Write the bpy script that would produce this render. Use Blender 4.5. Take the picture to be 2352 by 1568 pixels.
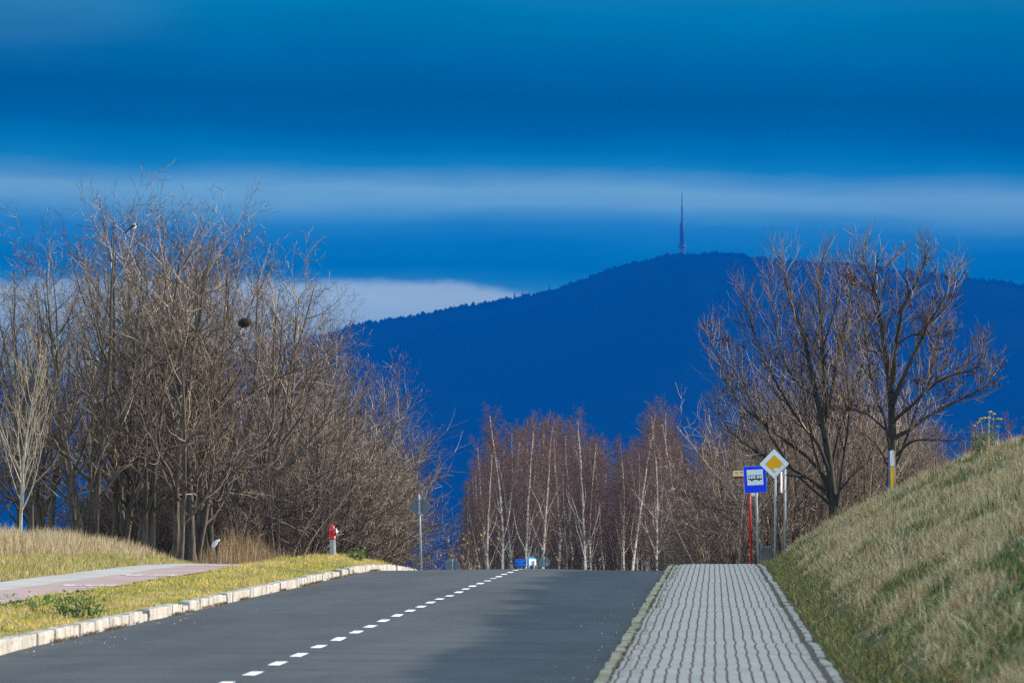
import bpy, bmesh, math, random
import numpy as np
from mathutils import Vector, Matrix, Euler

scene = bpy.context.scene
for o in list(bpy.data.objects):
    bpy.data.objects.remove(o, do_unlink=True)
COL = scene.collection
R = math.radians

# ------------------------------------------------------------------ camera
# world: +Y runs along the road, X across it, the camera stands on the pavement at x=0, y=0
F = 200.0 / 36.0 * 2352.0          # focal length in pixels of a 2352 px wide picture
EYE = 1.6
U0, V0 = 1640.0, 1130.0            # where the road's vanishing point falls in that picture
cam_d = bpy.data.cameras.new('camera')
cam_d.lens = 200; cam_d.sensor_width = 36; cam_d.sensor_fit = 'HORIZONTAL'
cam_d.clip_start = 0.5; cam_d.clip_end = 40000
cam_d.dof.use_dof = True; cam_d.dof.focus_distance = 128; cam_d.dof.aperture_fstop = 7.1
cam = bpy.data.objects.new('camera', cam_d); COL.objects.link(cam)
cam.location = (0, 0, EYE)
cam.rotation_euler = (R(90) + math.atan((V0 - 784) / F), 0, math.atan((U0 - 1176) / F))
scene.camera = cam

# ------------------------------------------------------------------ sky, sun, exposure
scene.view_settings.view_transform = 'Standard'
scene.view_settings.look = 'None'
EXPOSURE = 1.22
scene.view_settings.exposure = EXPOSURE
scene.view_settings.gamma = 1.0
SUN_EL, SUN_AZ = R(15.5), R(70)    # azimuth clockwise from +Y
HAZE_T, HAZE_H = 0.61, (0.000, 0.070, 0.325)
HAZE_DENSITY, HAZE_COLOR = 4.6e-5, (0.0, 0.148, 0.66)

def lin(r, g, b):
    f = lambda c: c / 12.92 if c <= 0.04045 else ((c + 0.055) / 1.055) ** 2.4
    return (f(r / 255), f(g / 255), f(b / 255))

def sky_col(r, g, b):              # colour of the cloud itself, before the air in front of it
    return tuple(max(0.0, (c - h) / HAZE_T / 2 ** EXPOSURE) for c, h in zip(lin(r, g, b), HAZE_H)) + (1,)

class NT:
    def __init__(s, tree): s.t = tree; s.n = tree.nodes; s.l = tree.links
    def node(s, kind, **kw):
        n = s.n.new(kind)
        for k, v in kw.items(): setattr(n, k, v)
        return n
    def put(s, sock, v):
        if isinstance(v, bpy.types.NodeSocket): s.l.new(v, sock)
        else: sock.default_value = v
    def math(s, op, a, b=None, c=None, clamp=False):
        n = s.node('ShaderNodeMath', operation=op); n.use_clamp = clamp
        s.put(n.inputs[0], a)
        if b is not None: s.put(n.inputs[1], b)
        if c is not None: s.put(n.inputs[2], c)
        return n.outputs[0]
    def smooth(s, x, a, b, lo=0.0, hi=1.0):
        n = s.node('ShaderNodeMapRange', interpolation_type='SMOOTHSTEP')
        s.put(n.inputs['Value'], x); s.put(n.inputs['From Min'], a); s.put(n.inputs['From Max'], b)
        s.put(n.inputs['To Min'], lo); s.put(n.inputs['To Max'], hi)
        return n.outputs[0]
    def mix(s, f, a, b, mode='MIX'):
        n = s.node('ShaderNodeMix', data_type='RGBA', blend_type=mode)
        s.put(n.inputs[0], f); s.put(n.inputs[6], a if isinstance(a, bpy.types.NodeSocket) else tuple(a)[:3] + (1,))
        s.put(n.inputs[7], b if isinstance(b, bpy.types.NodeSocket) else tuple(b)[:3] + (1,))
        return n.outputs[2]
    def noise(s, vec, scale, detail=3.0, rough=0.55, out='Fac'):
        n = s.node('ShaderNodeTexNoise'); s.put(n.inputs['Vector'], vec)
        n.inputs['Scale'].default_value = scale; n.inputs['Detail'].default_value = detail
        n.inputs['Roughness'].default_value = rough
        return n.outputs[out]
    def combine(s, x, y, z):
        n = s.node('ShaderNodeCombineXYZ'); s.put(n.inputs[0], x); s.put(n.inputs[1], y); s.put(n.inputs[2], z)
        return n.outputs[0]
    def scale(s, vec, sc):
        n = s.node('ShaderNodeVectorMath', operation='MULTIPLY'); s.put(n.inputs[0], vec); n.inputs[1].default_value = sc
        return n.outputs[0]
    def ramp(s, f, stops, interp='LINEAR'):
        n = s.node('ShaderNodeValToRGB'); cr = n.color_ramp; cr.interpolation = interp
        while len(cr.elements) > 1: cr.elements.remove(cr.elements[-1])
        cr.elements[0].position = stops[0][0]; cr.elements[0].color = tuple(stops[0][1])[:3] + (1,)
        for p, c in stops[1:]:
            e = cr.elements.new(p); e.color = tuple(c)[:3] + (1,)
        s.put(n.inputs[0], f)
        return n.outputs[0]

world = bpy.data.worlds.new('World'); scene.world = world; world.use_nodes = True
w = NT(world.node_tree); w.n.clear()
sky = w.node('ShaderNodeTexSky', sky_type='NISHITA')
sky.sun_disc = False; sky.sun_elevation = SUN_EL; sky.sun_rotation = SUN_AZ
sky.altitude = 250; sky.air_density = 1.0; sky.dust_density = 0.6; sky.ozone_density = 1.5
bg1 = w.node('ShaderNodeBackground'); bg1.inputs['Strength'].default_value = 0.15
w.l.new(sky.outputs[0], bg1.inputs['Color'])
tc = w.node('ShaderNodeTexCoord'); sp = w.node('ShaderNodeSeparateXYZ'); w.l.new(tc.outputs['Generated'], sp.inputs[0])
dx, dy, dz = sp.outputs
az = w.math('ARCTAN2', dx, dy)                                     # 0 along the road
hyp = w.math('SQRT', w.math('ADD', w.math('MULTIPLY', dx, dx), w.math('MULTIPLY', dy, dy)))
tt = w.math('DIVIDE', dz, hyp)                                     # tangent of the elevation
cv = w.combine(w.math('MULTIPLY', az, 9.0), w.math('MULTIPLY', tt, 60.0), 0.37)
nz = w.noise(cv, 1.0, 4.0, 0.5)
nz2 = w.noise(w.combine(w.math('MULTIPLY', az, 28.0), w.math('MULTIPLY', tt, 150.0), 3.1), 1.0, 3.0, 0.5)
tw = w.math('ADD', tt, w.math('MULTIPLY', w.math('SUBTRACT', nz, 0.5), 0.0085))
tw = w.math('ADD', tw, w.math('MULTIPLY', w.math('SUBTRACT', nz2, 0.5), 0.0034))
tw = w.math('ADD', tw, w.math('MULTIPLY', az, 0.022))               # the banks of cloud tilt a little
vt = lambda v: max(0.0, min(1.0, (V0 - v) / F * 10.0))
stops = [(1130, (70, 140, 195)), (760, (95, 150, 200)), (690, (60, 135, 192)), (655, (20, 118, 182)), (630, (0, 109, 178)),
         (580, (8, 114, 183)), (530, (36, 125, 190)), (505, (66, 140, 195)), (478, (98, 156, 203)), (448, (104, 160, 204)), (420, (70, 140, 198)),
         (392, (16, 124, 190)), (355, (0, 112, 182)), (310, (0, 98, 170)), (240, (0, 93, 165)), (160, (0, 103, 176)),
         (80, (0, 111, 181)), (20, (0, 119, 188)), (-60, (24, 125, 190)), (-160, (90, 150, 200))]
ccol = w.ramp(w.math('MULTIPLY', tw, 10.0), [(vt(v), sky_col(*c)) for v, c in stops])
# the pale low bank left of the mountain
edge = w.math('ADD', 0.0357, w.math('MULTIPLY', w.math('SUBTRACT', nz2, 0.5), 0.0022))
edge = w.math('ADD', edge, w.math('MULTIPLY', w.math('SUBTRACT', w.noise(w.combine(w.math('MULTIPLY', az, 70.0), w.math('MULTIPLY', tt, 120.0), 1.7), 1.0, 4.0, 0.6), 0.5), 0.0042))
edge = w.math('SUBTRACT', edge, w.math('MULTIPLY', w.smooth(az, -0.050, -0.025), 0.0032))
pale = w.math('MULTIPLY', w.smooth(tt, edge, w.math('ADD', edge, 0.0024), 1.0, 0.0), w.smooth(az, -0.034, -0.017, 1.0, 0.0))
pale = w.math('MULTIPLY', pale, w.smooth(tt, 0.024, 0.0345, 0.35, 0.95))
ccol = w.mix(pale, ccol, sky_col(150, 178, 207))
var = w.math('MULTIPLY_ADD', w.noise(w.combine(w.math('MULTIPLY', az, 16.0), w.math('MULTIPLY', tt, 26.0), 8.0), 1.0, 2.0, 0.5), 0.5, 0.75)
nz4 = w.noise(w.combine(w.math('MULTIPLY', az, 60.0), w.math('MULTIPLY', tt, 420.0), 5.5), 1.0, 4.0, 0.6)
var = w.math('MULTIPLY', var, w.math('MULTIPLY_ADD', nz4, 0.16, 0.92))
var = w.math('MULTIPLY', var, w.smooth(az, 0.0, 0.06, 1.0, 0.86))
tl = w.math('MULTIPLY', w.smooth(az, -0.085, -0.115), w.smooth(w.math('ADD', tt, w.math('MULTIPLY', w.math('SUBTRACT', nz2, 0.5), 0.012)), 0.074, 0.087))
ccol = w.mix(w.math('MULTIPLY', tl, 0.16), ccol, sky_col(95, 150, 200))
vv = w.node('ShaderNodeVectorMath', operation='SCALE'); w.l.new(ccol, vv.inputs[0]); w.put(vv.inputs['Scale'], var)
bg2 = w.node('ShaderNodeBackground'); w.l.new(vv.outputs[0], bg2.inputs['Color']); bg2.inputs['Strength'].default_value = 1.0
fac = w.math('MULTIPLY', w.smooth(tt, 0.10, 0.32, 1.0, 0.0), w.smooth(dy, 0.1, 0.6))
mx = w.node('ShaderNodeMixShader'); w.put(mx.inputs[0], fac)
# unseen broken pale cloud high overhead, added to brighten the shaded ground
ov = w.noise(w.scale(tc.outputs['Generated'], (1.6, 1.6, 2.6)), 1.0, 5.0, 0.55)
bg3 = w.node('ShaderNodeBackground'); bg3.inputs['Color'].default_value = (0.66, 0.86, 1.0, 1); bg3.inputs['Strength'].default_value = 0.80
mo = w.node('ShaderNodeMixShader'); w.put(mo.inputs[0], w.math('MULTIPLY', w.smooth(ov, 0.36, 0.56), w.smooth(dz, 0.30, 0.62))); w.l.new(bg1.outputs[0], mo.inputs[1]); w.l.new(bg3.outputs[0], mo.inputs[2])
w.l.new(mo.outputs[0], mx.inputs[1]); w.l.new(bg2.outputs[0], mx.inputs[2])
wo = w.node('ShaderNodeOutputWorld'); w.l.new(mx.outputs[0], wo.inputs['Surface'])

sun_d = bpy.data.lights.new('sun', 'SUN'); sun_d.energy = 3.8; sun_d.angle = R(0.5); sun_d.color = (1.0, 0.90, 0.75)
sun = bpy.data.objects.new('sun', sun_d); COL.objects.link(sun)
SDIR = Vector((math.sin(SUN_AZ) * math.cos(SUN_EL), math.cos(SUN_AZ) * math.cos(SUN_EL), math.sin(SUN_EL)))
sun.rotation_euler = SDIR.to_track_quat('Z', 'Y').to_euler()
sun.location = (60, 60, 60)

scene.cycles.max_bounces = 6; scene.cycles.diffuse_bounces = 2; scene.cycles.glossy_bounces = 2
scene.cycles.transmission_bounces = 2; scene.cycles.volume_bounces = 0; scene.cycles.transparent_max_bounces = 6
scene.cycles.use_adaptive_sampling = True; scene.cycles.adaptive_threshold = 0.004
scene.cycles.use_denoising = False

# ------------------------------------------------------------------ helpers
def P(u, v, y):
    """the point at distance y that stands at (u, v) of a 2352 px wide survey of the place"""
    return Vector(((u - U0) * y / F, y, EYE - (v - V0) * y / F))

def hash2(ix, iy, seed):
    h = (ix.astype(np.int64) * 374761393 + iy.astype(np.int64) * 668265263 + seed * 974634777) & 0x7fffffff
    h = ((h ^ (h >> 13)) * 1274126177) & 0x7fffffff
    return ((h ^ (h >> 16)) & 0xffff) / 65535.0

def vnoise(x, y, seed=0):
    x = np.asarray(x, float); y = np.asarray(y, float)
    ix = np.floor(x); iy = np.floor(y); fx = x - ix; fy = y - iy
    fx = fx * fx * (3 - 2 * fx); fy = fy * fy * (3 - 2 * fy)
    a = hash2(ix, iy, seed); b = hash2(ix + 1, iy, seed); c = hash2(ix, iy + 1, seed); d = hash2(ix + 1, iy + 1, seed)
    return (a + (b - a) * fx) * (1 - fy) + (c + (d - c) * fx) * fy

def fbm(x, y, seed=0, octs=3):
    s = 0; amp = 0.5; tot = 0
    for i in range(octs):
        s = s + amp * vnoise(x * 2 ** i, y * 2 ** i, seed + i); tot += amp; amp *= 0.5
    return s / tot

def tag(o, label=None, cat=None, group=None, kind=None):
    if label: o['label'] = label
    if cat: o['category'] = cat
    if group: o['group'] = group
    if kind: o['kind'] = kind
    return o

def empty(name, loc, rz=0.0):
    o = bpy.data.objects.new(name, None); COL.objects.link(o); o.empty_display_size = 0.2
    o.location = loc; o.rotation_euler = (0, 0, rz)
    return o

def link(name, me, mat=None, parent=None):
    o = bpy.data.objects.new(name, me); COL.objects.link(o)
    if mat is not None and len(me.materials) == 0: me.materials.append(mat)
    if parent is not None: o.parent = parent
    return o

def np_mesh(name, verts, quads=None, tris=None, smooth=True, colors=None):
    verts = np.ascontiguousarray(verts, dtype=np.float32)
    nq = 0 if quads is None else len(quads); nt = 0 if tris is None else len(tris)
    me = bpy.data.meshes.new(name)
    me.vertices.add(len(verts)); me.vertices.foreach_set('co', verts.ravel())
    loops = []
    if nq: loops.append(np.asarray(quads).ravel())
    if nt: loops.append(np.asarray(tris).ravel())
    lv = np.concatenate(loops).astype(np.int32)
    me.loops.add(len(lv)); me.loops.foreach_set('vertex_index', lv)
    me.polygons.add(nq + nt)
    starts = np.concatenate([np.arange(nq) * 4, nq * 4 + np.arange(nt) * 3]).astype(np.int32)
    me.polygons.foreach_set('loop_start', starts)
    try: me.polygons.foreach_set('loop_total', np.concatenate([np.full(nq, 4), np.full(nt, 3)]).astype(np.int32))
    except Exception: pass
    me.polygons.foreach_set('use_smooth', np.full(nq + nt, bool(smooth)))
    if colors is not None:
        a = me.color_attributes.new('tint', 'FLOAT_COLOR', 'POINT')
        c = np.ones((len(verts), 4), np.float32); c[:, :3] = colors
        a.data.foreach_set('color', c.ravel())
    me.update(calc_edges=True); me.validate()
    return me

def bm_mesh(name, bm, smooth=False):
    me = bpy.data.meshes.new(name); bm.normal_update(); bm.to_mesh(me); bm.free()
    if smooth: me.polygons.foreach_set('use_smooth', [True] * len(me.polygons))
    return me

def box(bm, x0, x1, y0, y1, z0, z1, bevel=0.0, M=None, mi=0):
    r = bmesh.ops.create_cube(bm, size=1.0)
    vs = r['verts']
    for v in vs: v.co = Vector((x0 + (v.co.x + .5) * (x1 - x0), y0 + (v.co.y + .5) * (y1 - y0), z0 + (v.co.z + .5) * (z1 - z0)))
    fs = list({f for v in vs for f in v.link_faces})
    if bevel:
        es = list({e for v in vs for e in v.link_edges})
        rr = bmesh.ops.bevel(bm, geom=es, offset=bevel, segments=2, affect='EDGES', profile=0.6)
        vs = list({v for f in rr['faces'] for v in f.verts} | {v for v in vs if v.is_valid})
        fs = list({f for v in vs for f in v.link_faces})
    for f in fs: f.material_index = mi
    if M is not None: bmesh.ops.transform(bm, matrix=M, verts=vs)
    return vs

def lathe(bm, prof, n=20, M=None, cap=True):
    rings = []
    for r, z in prof:
        rings.append([bm.verts.new((r * math.cos(2 * math.pi * i / n), r * math.sin(2 * math.pi * i / n), z)) for i in range(n)])
    for a, b in zip(rings, rings[1:]):
        for i in range(n):
            f = bm.faces.new((a[i], a[(i + 1) % n], b[(i + 1) % n], b[i])); f.smooth = True
    if cap:
        bm.faces.new(rings[0][::-1]); bm.faces.new(rings[-1])
    vs = [v for r in rings for v in r]
    if M is not None: bmesh.ops.transform(bm, matrix=M, verts=vs)
    return vs

def plate(bm, pts, t, M=None):
    """a flat plate of outline pts (x, z), front face at y=0, thickness t towards +y"""
    a = [bm.verts.new((x, 0, z)) for x, z in pts]; b = [bm.verts.new((x, t, z)) for x, z in pts]
    n = len(pts); bm.faces.new(a); bm.faces.new(b[::-1])
    for i in range(n): bm.faces.new((a[(i + 1) % n], a[i], b[i], b[(i + 1) % n]))
    bmesh.ops.recalc_face_normals(bm, faces=bm.faces[:])
    if M is not None: bmesh.ops.transform(bm, matrix=M, verts=a + b)
    return a + b

def rounded(x0, x1, z0, z1, r, k=5):
    pts = []
    for cx, cz, a0 in ((x1 - r, z1 - r, 0), (x0 + r, z1 - r, 90), (x0 + r, z0 + r, 180), (x1 - r, z0 + r, 270)):
        for i in range(k + 1):
            a = R(a0 + 90 * i / k); pts.append((cx + r * math.cos(a), cz + r * math.sin(a)))
    return pts

# ------------------------------------------------------------------ materials
def mat(name, fn):
    m = bpy.data.materials.new(name); m.use_nodes = True
    t = NT(m.node_tree); t.n.clear()
    b = t.node('ShaderNodeBsdfPrincipled'); o = t.node('ShaderNodeOutputMaterial'); t.l.new(b.outputs[0], o.inputs['Surface'])
    fn(t, b)
    return m

def pos(t): return t.node('ShaderNodeNewGeometry').outputs['Position']
def obj(t): return t.node('ShaderNodeTexCoord').outputs['Object']

def bump(t, b, h, strength, dist=0.02):
    n = t.node('ShaderNodeBump'); n.inputs['Strength'].default_value = strength; n.inputs['Distance'].default_value = dist
    t.put(n.inputs['Height'], h); t.l.new(n.outputs[0], b.inputs['Normal'])

def simple(name, c1, c2=None, scale=6.0, rough=0.6, metal=0.0, bmp=0.0, spec=0.3):
    c2 = c2 or tuple(c * 0.75 for c in c1)
    def fn(t, b):
        n = t.noise(obj(t), scale, 4.0)
        t.put(b.inputs['Base Color'], t.mix(t.smooth(n, 0.35, 0.65), c2, c1))
        b.inputs['Roughness'].default_value = rough; b.inputs['Metallic'].default_value = metal
        b.inputs['Specular IOR Level'].default_value = spec
        if bmp: bump(t, b, n, bmp)
    return mat(name, fn)

def bark(name, c1, c2, streak=6.0):
    def fn(t, b):
        n = t.noise(t.scale(obj(t), (streak * 3, streak * 3, streak * 0.5)), 1.0, 4.0)
        n2 = t.noise(pos(t), 0.9, 2.0)
        c = t.mix(t.smooth(n, 0.3, 0.7), c2, c1)
        c = t.mix(t.math('MULTIPLY', t.smooth(n2, 0.35, 0.7), 0.4), c, tuple(x * 1.35 for x in c1))
        t.put(b.inputs['Base Color'], c); b.inputs['Roughness'].default_value = 0.85; b.inputs['Specular IOR Level'].default_value = 0.15
        bump(t, b, n, 0.5, 0.02)
    return mat(name, fn)

def twigs(name, dark, mid, pale, rough=0.8):
    def fn(t, b):
        r = t.node('ShaderNodeNewGeometry').outputs['Random Per Island']
        c = t.ramp(r, [(0.0, dark), (0.25, dark), (0.45, mid), (0.68, mid), (1.0, pale)])  # random twig tones: sunlit highlights and shade put into the colour
        n = t.noise(obj(t), 2.5, 3.0)
        t.put(b.inputs['Base Color'], t.mix(t.math('MULTIPLY', t.smooth(n, 0.4, 0.7), 0.35), c, dark))
        b.inputs['Roughness'].default_value = rough; b.inputs['Specular IOR Level'].default_value = 0.15
    return mat(name, fn)

def birch_bark(t, b):
    p = obj(t)
    band = t.noise(t.scale(p, (2.0, 2.0, 9.0)), 1.0, 3.0, 0.7)
    blot = t.noise(t.scale(p, (1.0, 1.0, 1.6)), 1.0, 3.0)
    c = t.mix(t.smooth(band, 0.56, 0.66), (0.76, 0.67, 0.57), (0.09, 0.072, 0.06))
    c = t.mix(t.smooth(blot, 0.55, 0.72), c, (0.30, 0.24, 0.19))
    t.put(b.inputs['Base Color'], c); b.inputs['Roughness'].default_value = 0.7; b.inputs['Specular IOR Level'].default_value = 0.2

def tint_mat(name, rough=0.75, trans=0.25):
    def fn(t, b):
        a = t.node('ShaderNodeAttribute', attribute_name='tint')
        t.l.new(a.outputs['Color'], b.inputs['Base Color']); b.inputs['Roughness'].default_value = rough
        b.inputs['Specular IOR Level'].default_value = 0.15
        if trans:
            tr = t.node('ShaderNodeBsdfTranslucent'); t.l.new(a.outputs['Color'], tr.inputs['Color'])
            m = t.node('ShaderNodeMixShader'); m.inputs[0].default_value = trans
            out = [n for n in t.n if n.type == 'OUTPUT_MATERIAL'][0]
            t.l.new(b.outputs[0], m.inputs[1]); t.l.new(tr.outputs[0], m.inputs[2]); t.l.new(m.outputs[0], out.inputs['Surface'])
    return mat(name, fn)

def ground_fn(t, b):
    p = pos(t); s = t.node('ShaderNodeSeparateXYZ'); t.l.new(p, s.inputs[0])
    n1 = t.noise(p, 0.35, 4.0); n2 = t.noise(p, 3.0, 5.0); n3 = t.noise(p, 25.0, 3.0)
    c = t.mix(t.smooth(n1, 0.4, 0.6), (0.20, 0.155, 0.065), (0.085, 0.095, 0.03))
    c = t.mix(t.smooth(n2, 0.45, 0.7), c, (0.16, 0.12, 0.06))
    c = t.mix(t.math('MULTIPLY', t.smooth(n3, 0.5, 0.75), 0.5), c, (0.05, 0.04, 0.025))
    dirt = t.math('MULTIPLY', t.smooth(s.outputs[0], 1.0, 1.08), t.smooth(s.outputs[0], 1.35, 1.75, 1.0, 0.0))
    c = t.mix(t.math('MULTIPLY', dirt, t.smooth(n2, 0.3, 0.6)), c, (0.06, 0.045, 0.03))
    t.put(b.inputs['Base Color'], c); b.inputs['Roughness'].default_value = 0.95; b.inputs['Specular IOR Level'].default_value = 0.05
    bump(t, b, n2, 0.6, 0.05)

def asphalt_fn(t, b):
    p = pos(t); s = t.node('ShaderNodeSeparateXYZ'); t.l.new(p, s.inputs[0])
    big = t.noise(t.scale(p, (0.55, 0.06, 1)), 1.0, 4.0); mid = t.noise(t.scale(p, (1.2, 0.35, 1)), 1.0, 5.0)
    fine = t.noise(p, 70.0, 2.0, 0.7); cross = t.noise(t.scale(p, (0.22, 1.3, 1)), 1.0, 5.0, 0.65)
    c = t.mix(t.smooth(big, 0.35, 0.65), (0.020, 0.023, 0.027), (0.046, 0.049, 0.054))
    c = t.mix(t.math('MULTIPLY', t.smooth(mid, 0.45, 0.7), 0.5), c, (0.056, 0.058, 0.062))
    c = t.mix(t.math('MULTIPLY', t.smooth(cross, 0.48, 0.66), 0.75), c, (0.015, 0.017, 0.020))  # dark crosswise streaks: shadows from the bank's grass put into the colour
    c = t.mix(t.math('MULTIPLY', t.smooth(fine, 0.50, 0.66), 0.7), c, (0.10, 0.10, 0.103))
    c = t.mix(t.math('MULTIPLY', t.smooth(fine, 0.30, 0.44, 1.0, 0.0), 0.5), c, (0.025, 0.025, 0.026))
    # dust and grit lying along both edges of the carriageway
    e1 = t.smooth(s.outputs[0], -7.08, -6.55, 1.0, 0.0); e2 = t.smooth(s.outputs[0], -1.6, -0.98)
    g = t.math('MULTIPLY', t.math('ADD', e1, e2), t.smooth(t.noise(p, 2.4, 5.0), 0.42, 0.7))
    c = t.mix(t.math('MULTIPLY', g, 0.55), c, (0.09, 0.076, 0.058))
    t.put(b.inputs['Base Color'], c); b.inputs['Roughness'].default_value = 0.85; b.inputs['Specular IOR Level'].default_value = 0.25
    bump(t, b, fine, 0.35, 0.006)

def paint_fn(t, b):
    p = pos(t); n = t.noise(p, 40.0, 4.0, 0.7)
    t.put(b.inputs['Base Color'], t.mix(t.smooth(n, 0.60, 0.72), (0.80, 0.80, 0.78), (0.30, 0.30, 0.30)))
    b.inputs['Roughness'].default_value = 0.6

def pavers_fn(t, b):
    p = pos(t); s = t.node('ShaderNodeSeparateXYZ'); t.l.new(p, s.inputs[0])
    j1 = t.math('MULTIPLY', t.math('SUBTRACT', t.noise(t.scale(p, (0.8, 0.9, 1)), 1.0, 2.0), 0.5), 0.055)
    j2 = t.math('MULTIPLY', t.math('SUBTRACT', t.noise(t.scale(p, (6.0, 4.0, 1)), 1.0, 2.0), 0.5), 0.014)
    x = t.math('ADD', t.math('ADD', s.outputs[0], j1), j2)
    br = t.node('ShaderNodeTexBrick'); br.offset = 0.5; br.squash = 1.0
    t.l.new(t.combine(s.outputs[1], t.math('ADD', x, 10.035), 0.0), br.inputs['Vector'])
    br.inputs['Scale'].default_value = 1.0; br.inputs['Brick Width'].default_value = 0.2; br.inputs['Row Height'].default_value = 0.0975
    br.inputs['Mortar Size'].default_value = 0.004; br.inputs['Mortar Smooth'].default_value = 0.3; br.inputs['Bias'].default_value = 0.0
    br.inputs['Color1'].default_value = (0.44, 0.37, 0.31, 1); br.inputs['Color2'].default_value = (0.375, 0.32, 0.27, 1)
    br.inputs['Mortar'].default_value = (0.29, 0.245, 0.21, 1)
    n = t.noise(p, 1.3, 5.0); n2 = t.noise(p, 9.0, 4.0); n3 = t.noise(t.scale(p, (1.5, 5.0, 1)), 1.0, 3.0)
    c = t.mix(t.math('MULTIPLY', t.smooth(n, 0.45, 0.7), 0.28), br.outputs['Color'], (0.22, 0.18, 0.15))
    c = t.mix(t.math('MULTIPLY', t.smooth(n3, 0.58, 0.72), 0.25), c, (0.27, 0.21, 0.18))
    # sand and soil in the lengthwise joints
    d = t.math('ABSOLUTE', t.math('SUBTRACT', t.math('FRACT', t.math('DIVIDE', t.math('ADD', x, 10.035), 0.0975)), 0.5))
    jw = t.math('MULTIPLY_ADD', n2, 0.06, 0.360)
    c = t.mix(t.smooth(d, jw, t.math('ADD', jw, 0.035)), c, (0.085, 0.042, 0.030))
    left = t.smooth(s.outputs[0], -0.80, -0.40, 1.0, 0.0); right = t.smooth(s.outputs[0], 0.60, 0.90)
    ms = t.math('MULTIPLY', t.math('MAXIMUM', left, right), t.smooth(n2, 0.50, 0.60))
    c = t.mix(t.math('MULTIPLY', ms, 0.8), c, (0.11, 0.085, 0.035))
    soil = t.math('MULTIPLY', t.smooth(t.math('ADD', s.outputs[0], j2), 0.855, 0.872), t.smooth(n2, 0.30, 0.42))
    soil = t.math('MAXIMUM', soil, t.math('MULTIPLY', t.smooth(t.math('ADD', s.outputs[0], j2), -0.808, -0.822), t.smooth(n2, 0.34, 0.46)))
    c = t.mix(soil, c, (0.075, 0.048, 0.028))
    t.put(b.inputs['Base Color'], c); b.inputs['Roughness'].default_value = 0.85; b.inputs['Specular IOR Level'].default_value = 0.2

def path_fn(c1, c2, c3):
    def fn(t, b):
        p = pos(t); n = t.noise(t.scale(p, (1, 0.4, 1)), 0.9, 5.0); n2 = t.noise(p, 14.0, 4.0); f = t.noise(p, 60.0, 2.0)
        c = t.mix(t.smooth(n, 0.35, 0.65), c1, c2)
        c = t.mix(t.math('MULTIPLY', t.smooth(n2, 0.56, 0.7), 0.6), c, c3)
        c = t.mix(t.math('MULTIPLY', t.smooth(f, 0.5, 0.7), 0.3), c, tuple(x * 1.5 for x in c1))
        t.put(b.inputs['Base Color'], c); b.inputs['Roughness'].default_value = 0.9; b.inputs['Specular IOR Level'].default_value = 0.15
        bump(t, b, n2, 0.3, 0.01)
    return fn

def worn_paint_fn(t, b):
    p = pos(t); n = t.noise(t.scale(p, (5.0, 2.2, 1)), 1.0, 5.0, 0.7)
    t.put(b.inputs['Base Color'], t.mix(t.smooth(n, 0.47, 0.60), (0.36, 0.24, 0.22), (0.78, 0.76, 0.74))); b.inputs['Roughness'].default_value = 0.8

def kerb_fn(c1, c2, dirt, amt):
    def fn(t, b):
        p = pos(t); n = t.noise(p, 2.2, 5.0); n2 = t.noise(p, 9.0, 5.0, 0.7); f = t.noise(p, 45.0, 3.0)
        vo = t.node('ShaderNodeTexVoronoi', feature='DISTANCE_TO_EDGE'); vo.inputs['Scale'].default_value = 2.3
        wp = t.node('ShaderNodeVectorMath', operation='ADD'); t.l.new(p, wp.inputs[0])
        t.l.new(t.scale(t.noise(p, 5.0, 3.0, 0.6, 'Color'), (0.25, 0.25, 0.25)), wp.inputs[1]); t.l.new(wp.outputs[0], vo.inputs['Vector'])
        c = t.mix(t.smooth(n, 0.35, 0.65), c1, c2)
        c = t.mix(t.math('MULTIPLY', t.smooth(n2, 0.55, 0.68), amt), c, dirt)
        c = t.mix(t.math('MULTIPLY', t.smooth(vo.outputs['Distance'], 0.006, 0.022, 1.0, 0.0), t.math('MULTIPLY', t.smooth(n, 0.42, 0.55), 0.8)), c, (0.07, 0.045, 0.03))
        c = t.mix(t.math('MULTIPLY', t.smooth(f, 0.5, 0.75), 0.25), c, dirt)
        t.put(b.inputs['Base Color'], c); b.inputs['Roughness'].default_value = 0.9; b.inputs['Specular IOR Level'].default_value = 0.15
        bump(t, b, n2, 0.4, 0.01)
    return fn

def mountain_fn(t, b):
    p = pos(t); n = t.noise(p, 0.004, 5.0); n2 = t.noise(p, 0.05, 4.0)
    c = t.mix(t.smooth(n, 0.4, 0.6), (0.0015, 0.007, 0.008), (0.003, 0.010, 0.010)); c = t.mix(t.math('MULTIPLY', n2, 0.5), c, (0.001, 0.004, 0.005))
    t.put(b.inputs['Base Color'], c); b.inputs['Roughness'].default_value = 1.0; b.inputs['Specular IOR Level'].default_value = 0.0

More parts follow.
